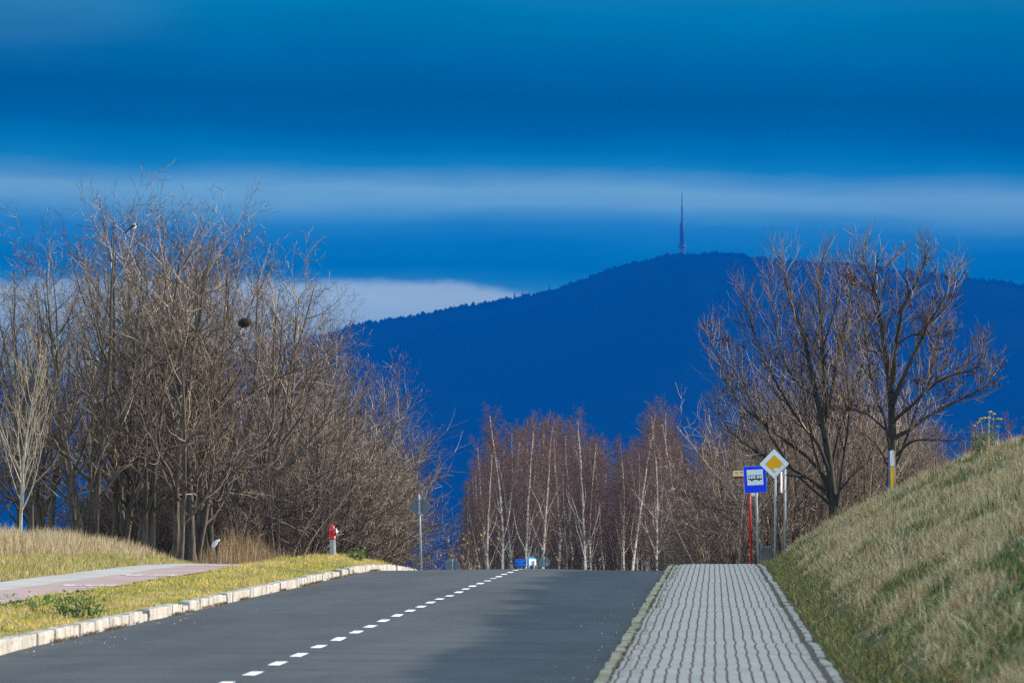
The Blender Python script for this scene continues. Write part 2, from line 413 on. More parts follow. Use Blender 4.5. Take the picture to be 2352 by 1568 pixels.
M = {
    'ground': mat('ground', ground_fn), 'asphalt': mat('asphalt', asphalt_fn), 'paint': mat('road_paint', paint_fn),
    'pavers': mat('pavers', pavers_fn), 'worn_paint': mat('worn_paint', worn_paint_fn),
    'pink': mat('pink_path', path_fn((0.33, 0.21, 0.19), (0.38, 0.265, 0.24), (0.25, 0.165, 0.145))),
    'grey_path': mat('grey_path', path_fn((0.34, 0.305, 0.275), (0.41, 0.37, 0.33), (0.23, 0.195, 0.165))),
    'kerb_light': mat('pale_kerb', kerb_fn((0.40, 0.38, 0.345), (0.30, 0.275, 0.245), (0.13, 0.10, 0.07), 0.85)),
    'kerb_grey': mat('mossy_kerb', kerb_fn((0.40, 0.335, 0.245), (0.27, 0.225, 0.14), (0.12, 0.09, 0.04), 0.95)),
    'edging': mat('edging', kerb_fn((0.38, 0.33, 0.28), (0.30, 0.26, 0.215), (0.12, 0.09, 0.045), 0.7)),
    'bark': bark('grey_bark', (0.115, 0.092, 0.07), (0.030, 0.025, 0.020)),
    'twig': twigs('brown_twig', (0.03, 0.022, 0.018), (0.15, 0.105, 0.078), (0.54, 0.42, 0.31)),
    'shrub': twigs('shrub_twig', (0.045, 0.030, 0.024), (0.185, 0.125, 0.092), (0.62, 0.49, 0.36)),
    'dark_bark': bark('dark_bark', (0.052, 0.044, 0.034), (0.018, 0.016, 0.013)),
    'pale_bark': bark('pale_bark', (0.36, 0.33, 0.26), (0.20, 0.18, 0.14)),
    'pale_twig': twigs('pale_twig', (0.20, 0.16, 0.11), (0.34, 0.29, 0.21), (0.50, 0.44, 0.34)),
    'birch': mat('birch_bark', birch_bark),
    'birch_twig': twigs('birch_twig', (0.06, 0.034, 0.031), (0.15, 0.086, 0.073), (0.28, 0.18, 0.15)),
    'scrub': twigs('scrub_twig', (0.035, 0.022, 0.018), (0.105, 0.066, 0.048), (0.26, 0.19, 0.14)),
    'pod': simple('withered_pod', (0.105, 0.055, 0.04), (0.05, 0.028, 0.022), 3.0, 0.8, spec=0.1),
    'orange_leaf': simple('orange_leaf', (0.46, 0.26, 0.07), (0.30, 0.14, 0.04), 3.0, 0.7, spec=0.1),
    'blade': tint_mat('grass_blade'), 'leafy': tint_mat('green_leaf', 0.6, 0.2),
    'mountain': mat('forested_slope', mountain_fn),
    'concrete': simple('concrete', (0.36, 0.35, 0.33), (0.26, 0.25, 0.235), 3.0, 0.9),
    'dark_concrete': simple('dark_concrete', (0.16, 0.15, 0.145), (0.08, 0.075, 0.07), 5.0, 0.9, bmp=0.4),
    'steel': simple('galvanised_steel', (0.37, 0.39, 0.41), (0.29, 0.31, 0.33), 14.0, 0.55, 0.2),
    'back': simple('sign_back', (0.15, 0.185, 0.21), (0.125, 0.155, 0.175), 4.0, 0.6, 0.2),
    'sign_white': simple('white_film', (0.80, 0.82, 0.84), (0.72, 0.74, 0.77), 5.0, 0.35),
    'sign_blue': simple('blue_film', (0.002, 0.035, 0.80), (0.002, 0.030, 0.72), 5.0, 0.35),
    'rim_blue': simple('pale_blue_rim', (0.25, 0.50, 0.85), (0.22, 0.45, 0.8), 5.0, 0.4),
    'sign_yellow': simple('amber_film', (0.86, 0.41, 0.0), (0.80, 0.37, 0.0), 5.0, 0.35),
    'black': simple('black_print', (0.010, 0.014, 0.018), (0.02, 0.024, 0.028), 9.0, 0.5),
    'grey_print': simple('grey_print', (0.52, 0.55, 0.6), (0.4, 0.42, 0.47), 30.0, 0.5),
    'red': simple('red_enamel', (0.58, 0.006, 0.010), (0.42, 0.004, 0.007), 8.0, 0.35, spec=0.5),
    'dark_red': simple('dark_red_paint', (0.30, 0.005, 0.01), (0.22, 0.004, 0.008), 8.0, 0.5),
    'cream': simple('cream_board', (0.86, 0.66, 0.32), (0.80, 0.58, 0.26), 8.0, 0.5),
    'hydrant_post': simple('grey_pillar', (0.28, 0.28, 0.27), (0.21, 0.21, 0.205), 12.0, 0.5, 0.2),
    'alu': simple('dull_aluminium', (0.60, 0.61, 0.62), (0.45, 0.46, 0.48), 14.0, 0.4, 0.6),
    'marker_yellow': simple('marker_yellow', (0.90, 0.50, 0.0), (0.85, 0.44, 0.0), 9.0, 0.45),
    'marker_blue': simple('marker_blue', (0.10, 0.115, 0.24), (0.08, 0.09, 0.19), 6.0, 0.5),
    'marker_brown': simple('marker_brown', (0.06, 0.012, 0.008), (0.04, 0.008, 0.006), 6.0, 0.5),
    'board_blue': simple('board_blue', (0.0, 0.10, 0.62), (0.0, 0.08, 0.54), 3.0, 0.4),
    'board_mid': simple('board_mid_blue', (0.01, 0.29, 0.80), (0.01, 0.24, 0.7), 6.0, 0.4),
    'bag': simple('white_plastic', (0.72, 0.74, 0.80), (0.60, 0.62, 0.68), 12.0, 0.35),
    'mast': simple('mast_steel', (0.022, 0.022, 0.026), (0.015, 0.015, 0.018), 0.2, 0.7),
    'lattice': simple('lattice_steel', (0.12, 0.12, 0.13), (0.09, 0.09, 0.10), 0.2, 0.7),
    'church': simple('church_stone', (0.02, 0.02, 0.02), (0.015, 0.015, 0.015), 0.3, 0.9),
    'slate': simple('slate_roof', (0.012, 0.012, 0.014), (0.009, 0.009, 0.01), 0.3, 0.8),
    'nest': simple('nest_twig', (0.085, 0.058, 0.04), (0.035, 0.026, 0.02), 9.0, 0.9),
    'leaf_bird': None,
}

# ------------------------------------------------------------------ terrain
def prof(y):
    y = np.asarray(y, float); t = y - 112.0
    z = np.where(t > 0, -0.0006 * np.minimum(t, 25) ** 2, 0.0)
    z = np.where(t > 25, -0.375 - 0.03 * (np.minimum(y, 450) - 137), z)
    z = np.where(y > 450, -0.375 - 0.03 * 313 - (np.minimum(y, 3000) - 450) * 0.059, z)
    return z
CX = np.array([-7000, -60, -30, -16, -12.4, -11.8, -9.42, -9.2, -8.3, -7.45, -7.27, -7.25, -0.93, -0.91, 0.99, 1.03, 1.2, 1.6, 2.1, 2.6, 4.0, 5.4, 7.1, 9, 14, 40, 7000.])
CZ = np.array([0.7, 0.7, 0.6, 0.45, 0.22, 0.09, 0.09, 0.115, 0.13, 0.11, 0.08, -0.05, -0.05, 0.03, 0.03, 0.10, 0.10, 0.34, 0.68, 0.98, 1.70, 2.20, 2.85, 3.25, 3.7, 4.6, 6.0])
def gz(x, y):
    x = np.asarray(x, float); y = np.asarray(y, float)
    z = np.interp(x, CX, CZ) + prof(y)
    k = np.clip((x - 1.25) / 1.2, 0, 1)
    z = z + k * ((fbm(x * 0.55, y * 0.22, 5) - 0.5) * 0.42 + (fbm(x * 1.7, y * 0.9, 9) - 0.5) * 0.16)
    z = z + np.clip((x + 9.35) / .6, 0, 1) * np.clip((-7.35 - x) / .6, 0, 1) * np.clip((y - 98) / 22, 0, 1) * 0.13
    k2 = np.clip((-12.2 - x) / 1.5, 0, 1); z = z + k2 * (fbm(x * 0.5, y * 0.3, 15) - 0.4) * 0.25
    return z
def gz1(x, y): return float(gz(np.array([x]), np.array([y]))[0])

xs = np.unique(np.concatenate([CX, np.arange(-16, -7.2, 0.2), np.arange(1.0, 12, 0.18), np.linspace(12, 40, 20), np.linspace(-60, -16, 30), np.array([60, 100, 200, 400, 800, 1500, 3000, -100, -200, -400, -800, -1500, -3000])]))
ys = np.unique(np.concatenate([np.arange(-40, 24, 8.0), np.arange(24, 170, 0.7), np.arange(170, 460, 5), np.linspace(460, 3000, 24), np.linspace(3000, 13800, 12)]))
def grid_mesh(name, xs, ys, zf):
    X, Y = np.meshgrid(xs, ys); Z = zf(X, Y)
    v = np.stack([X.ravel(), Y.ravel(), Z.ravel()], 1); nx = len(xs); ny = len(ys)
    i = (np.arange(ny - 1)[:, None] * nx + np.arange(nx - 1)[None, :]).ravel()
    return np_mesh(name, v, quads=np.stack([i, i + 1, i + 1 + nx, i + nx], 1))
tag(link('ground', grid_mesh('ground', xs, ys, gz), M['ground']), kind='structure')

ry = np.unique(np.concatenate([np.arange(-40, 40, 4.0), np.arange(40, 170, 0.5), np.arange(170, 452, 4.0)]))
def road_z(X, Y): return prof(Y) + 0.004 - 0.012 * np.abs(X + 4.05) + 0.012 + (fbm(X * 0.5, Y * 0.25, 33) - 0.5) * 0.03
tag(link('road', grid_mesh('road', np.linspace(-7.2, -0.94, 26), ry, road_z), M['asphalt']), kind='structure')

# white dashes down the middle
def dash_mesh():
    V = []; Q = []
    y = 49.3 - 2.87 * 6
    k = 0
    while y < 240:
        n = 3; yy = np.linspace(y, y + 1.12, n); x0 = -4.05 - 0.06 + 0.012 * math.sin(y * 1.7); b = len(V)
        for q in yy:
            for x in (x0, x0 + 0.055, x0 + 0.112):
                V.append((x, q, float(road_z(np.array([x]), np.array([q]))[0]) + 0.006))
        for a in range(n - 1):
            for c in range(2): Q.append((b + a * 3 + c, b + a * 3 + c + 1, b + a * 3 + c + 4, b + a * 3 + c + 3))
        y += 2.87 + 0.05 * math.sin(k * 2.1); k += 1
    return np_mesh('road_markings', np.array(V), quads=np.array(Q))
tag(link('road_markings', dash_mesh(), M['paint']), kind='structure')

# paved footway: sagging and heaving a little, which makes the joint lines snake
def walk_z(X, Y):
    h = (fbm(X * 0.35 + 3, Y * 0.42, 21) - 0.5) * 0.090 + (fbm(X * 0.8, Y * 1.1, 27) - 0.5) * 0.040
    edge = np.clip((-0.45 - X) / 0.4, 0, 1)
    return prof(Y) + 0.115 + h - edge * 0.02 + edge * (fbm(X * 0.0 + 1, Y * 0.55, 41) - 0.5) * 0.06
tag(link('footway', grid_mesh('footway', np.linspace(-0.835, 0.915, 40), ry, walk_z), M['pavers']), kind='structure')

def kerb_mesh(name, x0, x1, zlo, ztop, length, ymax, rng, jit, zf=None, gap=0.012, chunk=0.0):
    bm = bmesh.new(); y = 30.0
    while y < ymax:
        L = length * rng.uniform(0.85, 1.1); zz = float(prof(np.array([y + L / 2]))[0])
        if zf: zz = float(zf(np.array([(x0 + x1) / 2]), np.array([y + L / 2]))[0])
        z2 = zf(np.array([(x0 + x1) / 2] * 2), np.array([y, y + L])) if zf else prof(np.array([y, y + L]))
        dxx = rng.gauss(0, jit); dzz = rng.gauss(0, jit * 0.7)
        if rng.random() < chunk: dzz -= rng.uniform(0.02, 0.05); dxx -= 0.02
        Mx = Matrix.Translation((dxx, y, zz + dzz)) @ Euler((math.atan2(z2[1] - z2[0], L), 0, rng.gauss(0, jit * 0.5))).to_matrix().to_4x4()
        vs = box(bm, x0, x1, 0, L - gap * rng.uniform(0.6, 2.2), zlo, ztop, 0.018, Mx)
        for v in vs: v.co += Vector((rng.gauss(0, 0.003), rng.gauss(0, 0.004), rng.gauss(0, 0.003)))
        y += L
    return bm_mesh(name, bm)
rk = random.Random(4)
tag(link('kerb', kerb_mesh('kerb', -7.29, -7.13, -0.2, 0.118, 0.8, 175, rk, 0.006, None, 0.007, 0.10), M['kerb_light']), kind='structure')
tag(link('kerb', kerb_mesh('kerb_mossy', -0.945, -0.845, -0.2, 0.002, 0.42, 165, rk, 0.007, walk_z, 0.004), M['kerb_grey']), kind='structure')
tag(link('path_edging', kerb_mesh('path_edging', 0.925, 1.0, -0.2, 0.008, 1.0, 165, rk, 0.003, walk_z, 0.004), M['edging']), kind='structure')

# two-tone path on the left
def wob(y, s): return (fbm(y * 0.35, y * 0 + s, 51) - 0.5) * 0.22
def strip(name, xa, xb, m, zoff):
    Y = np.arange(20, 150, 0.5); V = []; n = 8
    for y in Y:
        a = xa + (wob(y, 1.5) if name != 'cycle_path' else 0); b = xb + (wob(y, 7.5) if name == 'cycle_path' else 0)
        for k in range(n + 1):
            x = float(a + (b - a) * k / n); V.append((x, y, float(prof(y)) + zoff + float(fbm(np.array([x * .6]), np.array([y * .3]), 61)[0] - .5) * 0.03))
    nx = n + 1; i = (np.arange(len(Y) - 1)[:, None] * nx + np.arange(n)[None, :]).ravel()
    tag(link(name, np_mesh(name, np.array(V), quads=np.stack([i, i + 1, i + 1 + nx, i + nx], 1)), m), kind='structure')
strip('path', -11.75, -10.72, M['grey_path'], 0.125)
strip('cycle_path', -10.72, -9.45, M['pink'], 0.125)
def worn():
    V = []; Q = []
    for y, xa, xb, L in ((76.6, -10.35, -9.62, 0.8), (89.6, -10.35, -9.5, 1.0), (100.5, -10.45, -9.55, 1.1), (101.2, -10.6, -10.45, 1.0), (113.5, -10.2, -9.6, 1.2)):
        for a in range(3):
            for k in range(5):
                x = xa + (xb - xa) * k / 4; yy = y + L * a / 2
                V.append((x, yy, float(prof(yy)) + 0.131 + float(fbm(np.array([x * .6]), np.array([yy * .3]), 61)[0] - .5) * 0.03))
        b = len(V) - 15
        for a in range(2):
            for k in range(4): Q.append((b + a * 5 + k, b + a * 5 + k + 1, b + a * 5 + k + 6, b + a * 5 + k + 5))
    return np_mesh('path_markings', np.array(V), quads=np.array(Q))
tag(link('path_markings', worn(), M['worn_paint']), kind='structure')

# ------------------------------------------------------------------ the mountain
MD = 11000.0; MBASE = -165.0
ridge_px = [(-3000, 1120), (-1500, 1060), (-600, 960), (0, 885), (300, 850), (600, 812), (720, 785), (800, 767), (870, 748), (950, 736), (1040, 718), (1130, 706), (1200, 693), (1280, 671),
            (1350, 651), (1420, 622), (1480, 607), (1530, 600), (1580, 592), (1640, 593), (1700, 598), (1760, 606), (1830, 611), (1950, 618), (2100, 636), (2250, 656), (2352, 669), (2600, 735), (3000, 850), (4500, 1080), (6000, 1120)]
RX = np.array([(u - U0) * MD / F for u, v in ridge_px]); RZ = np.array([EYE - (v - V0) * MD / F for u, v in ridge_px])
def ridge(x): return np.interp(x, RX, RZ)
def mz(X, Y):
    t = (Y - MD) / 2600.0; s = np.clip(1 - t * t, 0, 1); s = s * s * (1.0)
    n = (fbm(X * 0.002, Y * 0.002, 71) - 0.5) * 60 * (1 - np.exp(-((Y - MD) / 500) ** 2)) + (vnoise(X * 0.03, Y * 0.03, 77) - 0.5) * 9
    return MBASE + (ridge(X) - MBASE) * s + n * s
mxs = np.concatenate([np.linspace(-4300, -1700, 60), np.linspace(-1690, 900, 400), np.linspace(910, 3600, 60)])
mys = np.concatenate([np.linspace(8400, 10700, 50), np.linspace(10720, 11300, 40), np.linspace(11350, 13600, 20)])
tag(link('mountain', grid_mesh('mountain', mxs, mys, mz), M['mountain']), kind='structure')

def blobs(name, items, rng):
    bm = bmesh.new(); bmesh.ops.create_icosphere(bm, subdivisions=1, radius=1.0)
    bv = np.array([v.co[:] for v in bm.verts]); bf = np.array([[v.index for v in f.verts] for f in bm.faces]); bm.free()
    V = []; T = []; n = 0
    for (x, y, z, r, h, cone) in items:
        jit = 1 + (np.array([rng.random() for _ in range(len(bv))])[:, None] - .5) * 0.5
        b = bv * jit
        if cone:
            k = np.clip((1 - b[:, 2]) * 0.5, 0.02, 1); b = np.stack([b[:, 0] * k * 1.3, b[:, 1] * k * 1.3, b[:, 2]], 1)
        V.append(b * np.array([r, r, h]) + np.array([x, y, z + h * 0.5])); T.append(bf + n); n += len(bv)
    return np_mesh(name, np.concatenate(V), tris=np.concatenate(T))
rm = random.Random(11); items = []
for i in range(3400):
    x = rm.uniform(-1750, 850); y = MD + rm.gauss(0, 70)
    r = rm.uniform(3, 7); h = rm.uniform(3.5, 8) * (0.55 + 0.9 * float(vnoise(np.array([x * .012]), np.array([0.5]), 5)[0]))
    items.append((x, y, float(mz(np.array([x]), np.array([y]))[0]), r, h, False))
for u in (945, 975, 985, 1003, 1042, 1182, 1200, 1216, 1262, 2150, 2165, 2215, 2236, 2290, 2306, 2322, 2337, 2350, 2360):
    x = (u - U0) * MD / F; items.append((x, MD, float(mz(np.array([x]), np.array([MD]))[0]), 4.0, rm.uniform(9, 14), True))
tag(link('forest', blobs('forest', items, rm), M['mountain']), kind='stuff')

def mnt(u): x = (u - U0) * MD / F; return x, float(ridge(np.array([x]))[0])
# broadcasting mast on the summit
x, zr = mnt(1567); t = empty('broadcast_tower', (x, MD, zr - 2))
tag(t, 'tall slender broadcasting tower with a thin spire on the mountain top', 'tower')
TZ = EYE - (442 - V0) * MD / F - (zr - 2)                             # tip above the base
def part(name, bm, m, parent, smooth=False): return link(name, bm_mesh(name, bm, smooth), m, parent)
k = TZ / 124.0
bm = bmesh.new()
for a in range(4):                                                   # splayed lattice legs with bracing
    for s in range(6):
        z0, z1 = 22 * k * s / 6, 22 * k * (s + 1) / 6; r0, r1 = 9.5 - 4.2 * s / 6, 9.5 - 4.2 * (s + 1) / 6
        c = [Vector((r * math.cos(R(45 + 90 * b)), r * math.sin(R(45 + 90 * b)), z)) for b in (a, a + 1) for r, z in ((r0, z0), (r1, z1))]
        for p, q, w_ in ((c[0], c[1], 0.9), (c[0], c[3], 0.45), (c[2], c[1], 0.45), (c[1], c[3], 0.45)):
            d = q - p; lathe(bm, [(w_, 0), (w_, d.length)], 6, Matrix.Translation(p) @ d.to_track_quat('Z', 'Y').to_matrix().to_4x4())
part('lattice_base', bm, M['lattice'], t)
bm = bmesh.new(); lathe(bm, [(5.2, 22 * k), (9.0, 23 * k), (9.0, 24.2 * k), (5.4, 25 * k), (5.4, 28.5 * k), (7.2, 29 * k), (7.2, 30.2 * k), (4.3, 31.5 * k)], 16); part('platform', bm, M['mast'], t)
bm = bmesh.new(); lathe(bm, [(4.3, 31.4 * k), (4.3, 64 * k), (4.1, 66 * k), (1.9, 71 * k)], 16); part('shaft', bm, M['mast'], t)
bm = bmesh.new(); lathe(bm, [(1.65, 70.9 * k), (1.4, 90 * k), (1.85, 91 * k), (1.85, 98.5 * k), (1.1, 99.5 * k)], 12); part('upper_mast', bm, M['mast'], t)
bm = bmesh.new(); lathe(bm, [(0.95, 99.4 * k), (0.8, 116 * k), (0.6, 124 * k)], 10); part('spire', bm, M['mast'], t)
# church
x, zr = mnt(1537); t = empty('church', (x, MD - 20, zr - 4)); tag(t, 'small dark church with a pointed turret left of the broadcasting tower', 'church')
bm = bmesh.new(); box(bm, -11, 11, -7, 7, -6, 7, 0.2); part('wall', bm, M['church'], t)
bm = bmesh.new(); vs = [bm.verts.new(c) for c in ((-11.6, -7.6, 7), (11.6, -7.6, 7), (11.6, 7.6, 7), (-11.6, 7.6, 7), (-6, 0, 13), (6, 0, 13))]
for f in ((0, 1, 5, 4), (2, 3, 4, 5), (0, 4, 3), (1, 2, 5), (3, 2, 1, 0)): bm.faces.new([vs[i] for i in f])
part('roof', bm, M['slate'], t)
bm = bmesh.new(); lathe(bm, [(3.1, 8), (3.1, 16.5), (3.6, 17), (3.2, 17.5)], 8); part('turret', bm, M['church'], t)
bm = bmesh.new(); lathe(bm, [(3.2, 17.4), (1.6, 20), (0.9, 22), (0.12, 27)], 8); part('turret_roof', bm, M['slate'], t)
# lookout tower
x, zr = mnt(1694); t = empty('lookout_tower', (x, MD - 10, zr - 3)); tag(t, 'short round lookout tower on the ridge right of the broadcasting tower', 'tower')
bm = bmesh.new(); lathe(bm, [(2.5, 0), (2.2, 3), (2.1, 14), (2.7, 14.6), (2.7, 16.4)], 14); part('shaft', bm, M['church'], t)
bm = bmesh.new(); lathe(bm, [(2.75, 16.35), (2.75, 17.2), (2.3, 17.2), (2.3, 16.5)], 10); part('battlements', bm, M['church'], t)

# ------------------------------------------------------------------ bare trees
def rv(rng): return Vector((rng.gauss(0, 1), rng.gauss(0, 1), rng.gauss(0, 1)))
UP = Vector((0, 0, 1))

def grow(out, rng, p, d, L, r0, lvl, S, shrink=1.0):
    n = S['seg'][lvl]; step = L / n; pts = [p.copy()]; rad = [r0]; tip = S['tip'][lvl]
    for i in range(n):
        d = (d + rv(rng) * S['gnarl'][lvl] + UP * S['trop'][lvl]).normalized(); p = p + d * step
        pts.append(p); rad.append(r0 * (1 - (i + 1) / n * (1 - tip)))
    out[lvl].append((pts, rad))
    if lvl < S['max']: children(out, rng, pts, rad, L, lvl, S)

def children(out, rng, pts, rad, L, lvl, S, lo=None, num=None):
    m = num or max(1, int(S['n'][lvl] * rng.uniform(0.8, 1.2))); lo = S['lo'][lvl] if lo is None else lo
    n = len(pts) - 1; phi = rng.uniform(0, 6.28)
    for k in range(m):
        f = lo + (0.985 - lo) * (k + rng.random()) / m; x = f * n; i = min(int(x), n - 1); a = x - i
        p = pts[i].lerp(pts[i + 1], a); r = rad[i] * (1 - a) + rad[i + 1] * a
        tg = (pts[i + 1] - pts[i]).normalized(); phi += 2.4 + rng.uniform(-0.5, 0.5)
        e1 = tg.orthogonal().normalized(); e2 = tg.cross(e1)
        perp = e1 * math.cos(phi) + e2 * math.sin(phi)
        ang = R(rng.gauss(S['ang'][lvl], S['dang'])); d = tg * math.cos(ang) + perp * math.sin(ang)
        if 'bias' in S: d = (d + S['bias'] * (0.25 if lvl == 0 else 0.12)).normalized()
        fall = 1 - S['fall'][lvl] * abs(f - S['peak'][lvl]) ** 1.3
        LL = L * S['len'][lvl] * max(0.15, fall) * rng.uniform(0.7, 1.2)
        grow(out, rng, p, d, LL, max(S['rmin'], min(r * 0.62, LL * S['slim'])), lvl + 1, S)

def tubes(name, polys, sides):
    groups = {}
    for pts, rad in polys: groups.setdefault(len(pts), []).append((pts, rad))
    V = []; Q = []; base = 0
    for n, g in groups.items():
        Pn = np.array([[tuple(p) for p in pts] for pts, _ in g]); Rn = np.array([r for _, r in g]); N = len(g)
        T = np.gradient(Pn, axis=1); T /= np.linalg.norm(T, axis=2, keepdims=True) + 1e-9
        ref = np.where(np.abs(T[:, :1, 2:3]) > 0.9, np.array([[[1., 0, 0]]]), np.array([[[0, 0, 1.]]])); ref = np.broadcast_to(ref, T.shape)
        A = np.cross(T, ref); A /= np.linalg.norm(A, axis=2, keepdims=True) + 1e-9; B = np.cross(T, A)
        th = np.arange(sides) * 2 * np.pi / sides
        ring = Pn[:, :, None, :] + Rn[:, :, None, None] * (np.cos(th)[None, None, :, None] * A[:, :, None, :] + np.sin(th)[None, None, :, None] * B[:, :, None, :])
        V.append(ring.reshape(-1, 3))
        b = base + (np.arange(N)[:, None, None] * n + np.arange(n - 1)[None, :, None]) * sides
        i = np.arange(sides)[None, None, :]; j = (i + 1) % sides
        Q.append(np.stack([b + i, b + j, b + sides + j, b + sides + i], -1).reshape(-1, 4)); base += N * n * sides
    return np_mesh(name, np.concatenate(V), quads=np.concatenate(Q))

def leafquads(name, pts, size, rng, colors=None, flat=False):
    V = []; T = []; C = []
    for i, p in enumerate(pts):
        s = size * rng.uniform(0.6, 1.4); a = rv(rng).normalized(); b = a.cross(rv(rng)).normalized()
        if flat: a = (a * 0.5 - UP).normalized(); b = a.cross(rv(rng)).normalized()
        n = len(V); V += [p - a * s, p + b * s * .45, p + a * s, p - b * s * .45 + a.cross(b) * s * .2]; T.append((n, n + 1, n + 2, n + 3))
        if colors: c = rng.choice(colors); f = rng.uniform(.75, 1.25); C += [tuple(x * f for x in c)] * 4
    return np_mesh(name, np.array([tuple(v) for v in V]), quads=np.array(T), smooth=False, colors=np.array(C) if colors else None)

BROAD = dict(max=3, seg=[12, 7, 5, 3], gnarl=[0.045, 0.13, 0.17, 0.2], trop=[0.03, 0.10, 0.07, 0.03], tip=[0.12, 0.2, 0.25, 0.35], n=[15, 9, 5, 0],
             lo=[0.13, 0.18, 0.15, 0], ang=[46, 40, 42, 0], dang=10, len=[0.44, 0.44, 0.42, 0], fall=[0.75, 0.5, 0.5, 0], peak=[0.2, 0.3, 0.35, 0], slim=0.0140, rmin=0.0056)
BIRCH = dict(max=3, seg=[14, 6, 5, 3], gnarl=[0.032, 0.10, 0.14, 0.2], trop=[0.02, 0.05, -0.05, -0.16], tip=[0.16, 0.2, 0.3, 0.4], n=[28, 12, 8, 0],
             lo=[0.32, 0.15, 0.1, 0], ang=[25, 36, 40, 0], dang=8, len=[0.21, 0.42, 0.50, 0], fall=[0.8, 0.5, 0.4, 0], peak=[0.25, 0.3, 0.4, 0], slim=0.0105, rmin=0.0072)
SHRUB = dict(max=2, seg=[7, 5, 3], gnarl=[0.12, 0.17, 0.22], trop=[0.05, 0.04, 0.03], tip=[0.2, 0.25, 0.35], n=[11, 8, 0], lo=[0.12, 0.1, 0], ang=[38, 42, 0], dang=11,
             len=[0.40, 0.42, 0], fall=[0.5, 0.4, 0], peak=[0.35, 0.4, 0], slim=0.010, rmin=0.0056)
POPLAR = dict(max=3, seg=[9, 7, 4, 3], gnarl=[0.03, 0.05, 0.09, 0.12], trop=[0.02, 0.20, 0.12, 0.08], tip=[0.12, 0.2, 0.3, 0.4], n=[22, 7, 4, 0], lo=[0.18, 0.2, 0.2, 0],
              ang=[38, 24, 25, 0], dang=6, len=[0.46, 0.38, 0.42, 0], fall=[0.75, 0.5, 0.4, 0], peak=[0.1, 0.3, 0.4, 0], slim=0.008, rmin=0.0042)

def make_tree(name, seed, S, H, r0, mats, stems=1, lean=0.06, leaves=None, wf=0.33):
    """an Empty with trunk and crown; returns (root, height, list of twig points)"""
    rng = random.Random(seed); out = [[], [], [], []]
    for s in range(stems):
        a = rng.uniform(0, 6.28); d = Vector((math.cos(a), math.sin(a), 0)) * (lean if s == 0 else lean * rng.uniform(1.0, 4.0)) + UP
        off = Vector((math.cos(a), math.sin(a), 0)) * (0 if s == 0 else rng.uniform(0.15, 0.55))
        grow(out, rng, Vector((0, 0, -0.25)) + off, d.normalized(), H * (1 if s == 0 else rng.uniform(0.72, 0.95)), r0 * (1 if s == 0 else 0.75), 0, S)
    for pts, rad in out[0]: rad[0] *= 1.35
    root = empty(name, (0, 0, 0))
    trunk_polys = out[0] + [b for b in out[1] if b[1][0] > r0 * wf]
    link('trunk', tubes('trunk', trunk_polys, 7), M[mats[0]], root)
    rest = [b for b in out[1] if b[1][0] <= r0 * wf] + out[2] + out[3]
    me = tubes('crown', rest, 3); link('crown', me, M[mats[1]], root)
    h = max(p.z for l in out for pts, _ in l for p in pts)
    pts = [p for lv in (2, 3) for q, _ in out[lv] for p in q[1:]]
    if leaves:
        cnt, size, m = leaves
        lp = []
        while len(lp) < cnt:
            q = rng.choice(pts)
            for _ in range(rng.randint(2, 9)): lp.append(q + rv(rng) * 0.09)
        link('withered_leaves', leafquads('withered_leaves', lp, size, rng, flat=True), M[m], root)
    return root, h, pts

def make_shrub(seed, H, stems, spread, m, name='shrub', bias=None):
    rng = random.Random(seed); out = [[], [], [], []]; S = dict(SHRUB)
    if bias: S['bias'] = Vector(bias)
    for s in range(stems):
        a = rng.uniform(0, 6.28); r = rng.random() * 0.5
        d = Vector((math.cos(a) * spread * rng.random(), math.sin(a) * spread * rng.random(), 1)) + (Vector(bias) * 0.5 if bias else Vector((0, 0, 0)))
        L = H * rng.uniform(0.65, 1.1); grow(out, rng, Vector((math.cos(a) * r, math.sin(a) * r, -0.2)), d.normalized(), L, 0.012 + L * 0.0045, 0, S)
    allp = out[0] + out[1] + out[2]
    root = empty(name, (0, 0, 0))
    link('stems', tubes('stems', out[0], 5), M[m], root); link('twigs', tubes('twigs', out[1] + out[2], 3), M[m], root)
    return root, max(p.z for pts, _ in allp for p in pts)

USED = set()
def place(proto, loc, rz, sc, label, cat, group=None, tilt=(0, 0)):
    if proto.name not in USED:
        USED.add(proto.name); o = proto
    else:
        o = proto.copy(); COL.objects.link(o)
        for k_ in ('label', 'category', 'group', 'kind'):
            if k_ in o: del o[k_]
        for ch in proto.children:
            c = ch.copy(); COL.objects.link(c); c.parent = o
    o.location = loc; o.rotation_euler = (tilt[0], tilt[1], rz); o.scale = (sc, sc, sc) if not isinstance(sc, tuple) else sc
    return tag(o, label, cat, group)

rt = random.Random(77)
broad = [make_tree('bare_tree', 100 + i, BROAD, 9.0, 0.118, ('bark', 'twig'), stems=(2, 3, 2, 4, 3, 2)[i], lean=0.05, wf=0.24) for i in range(6)]
THG = 'leafless trees of the roadside thicket'
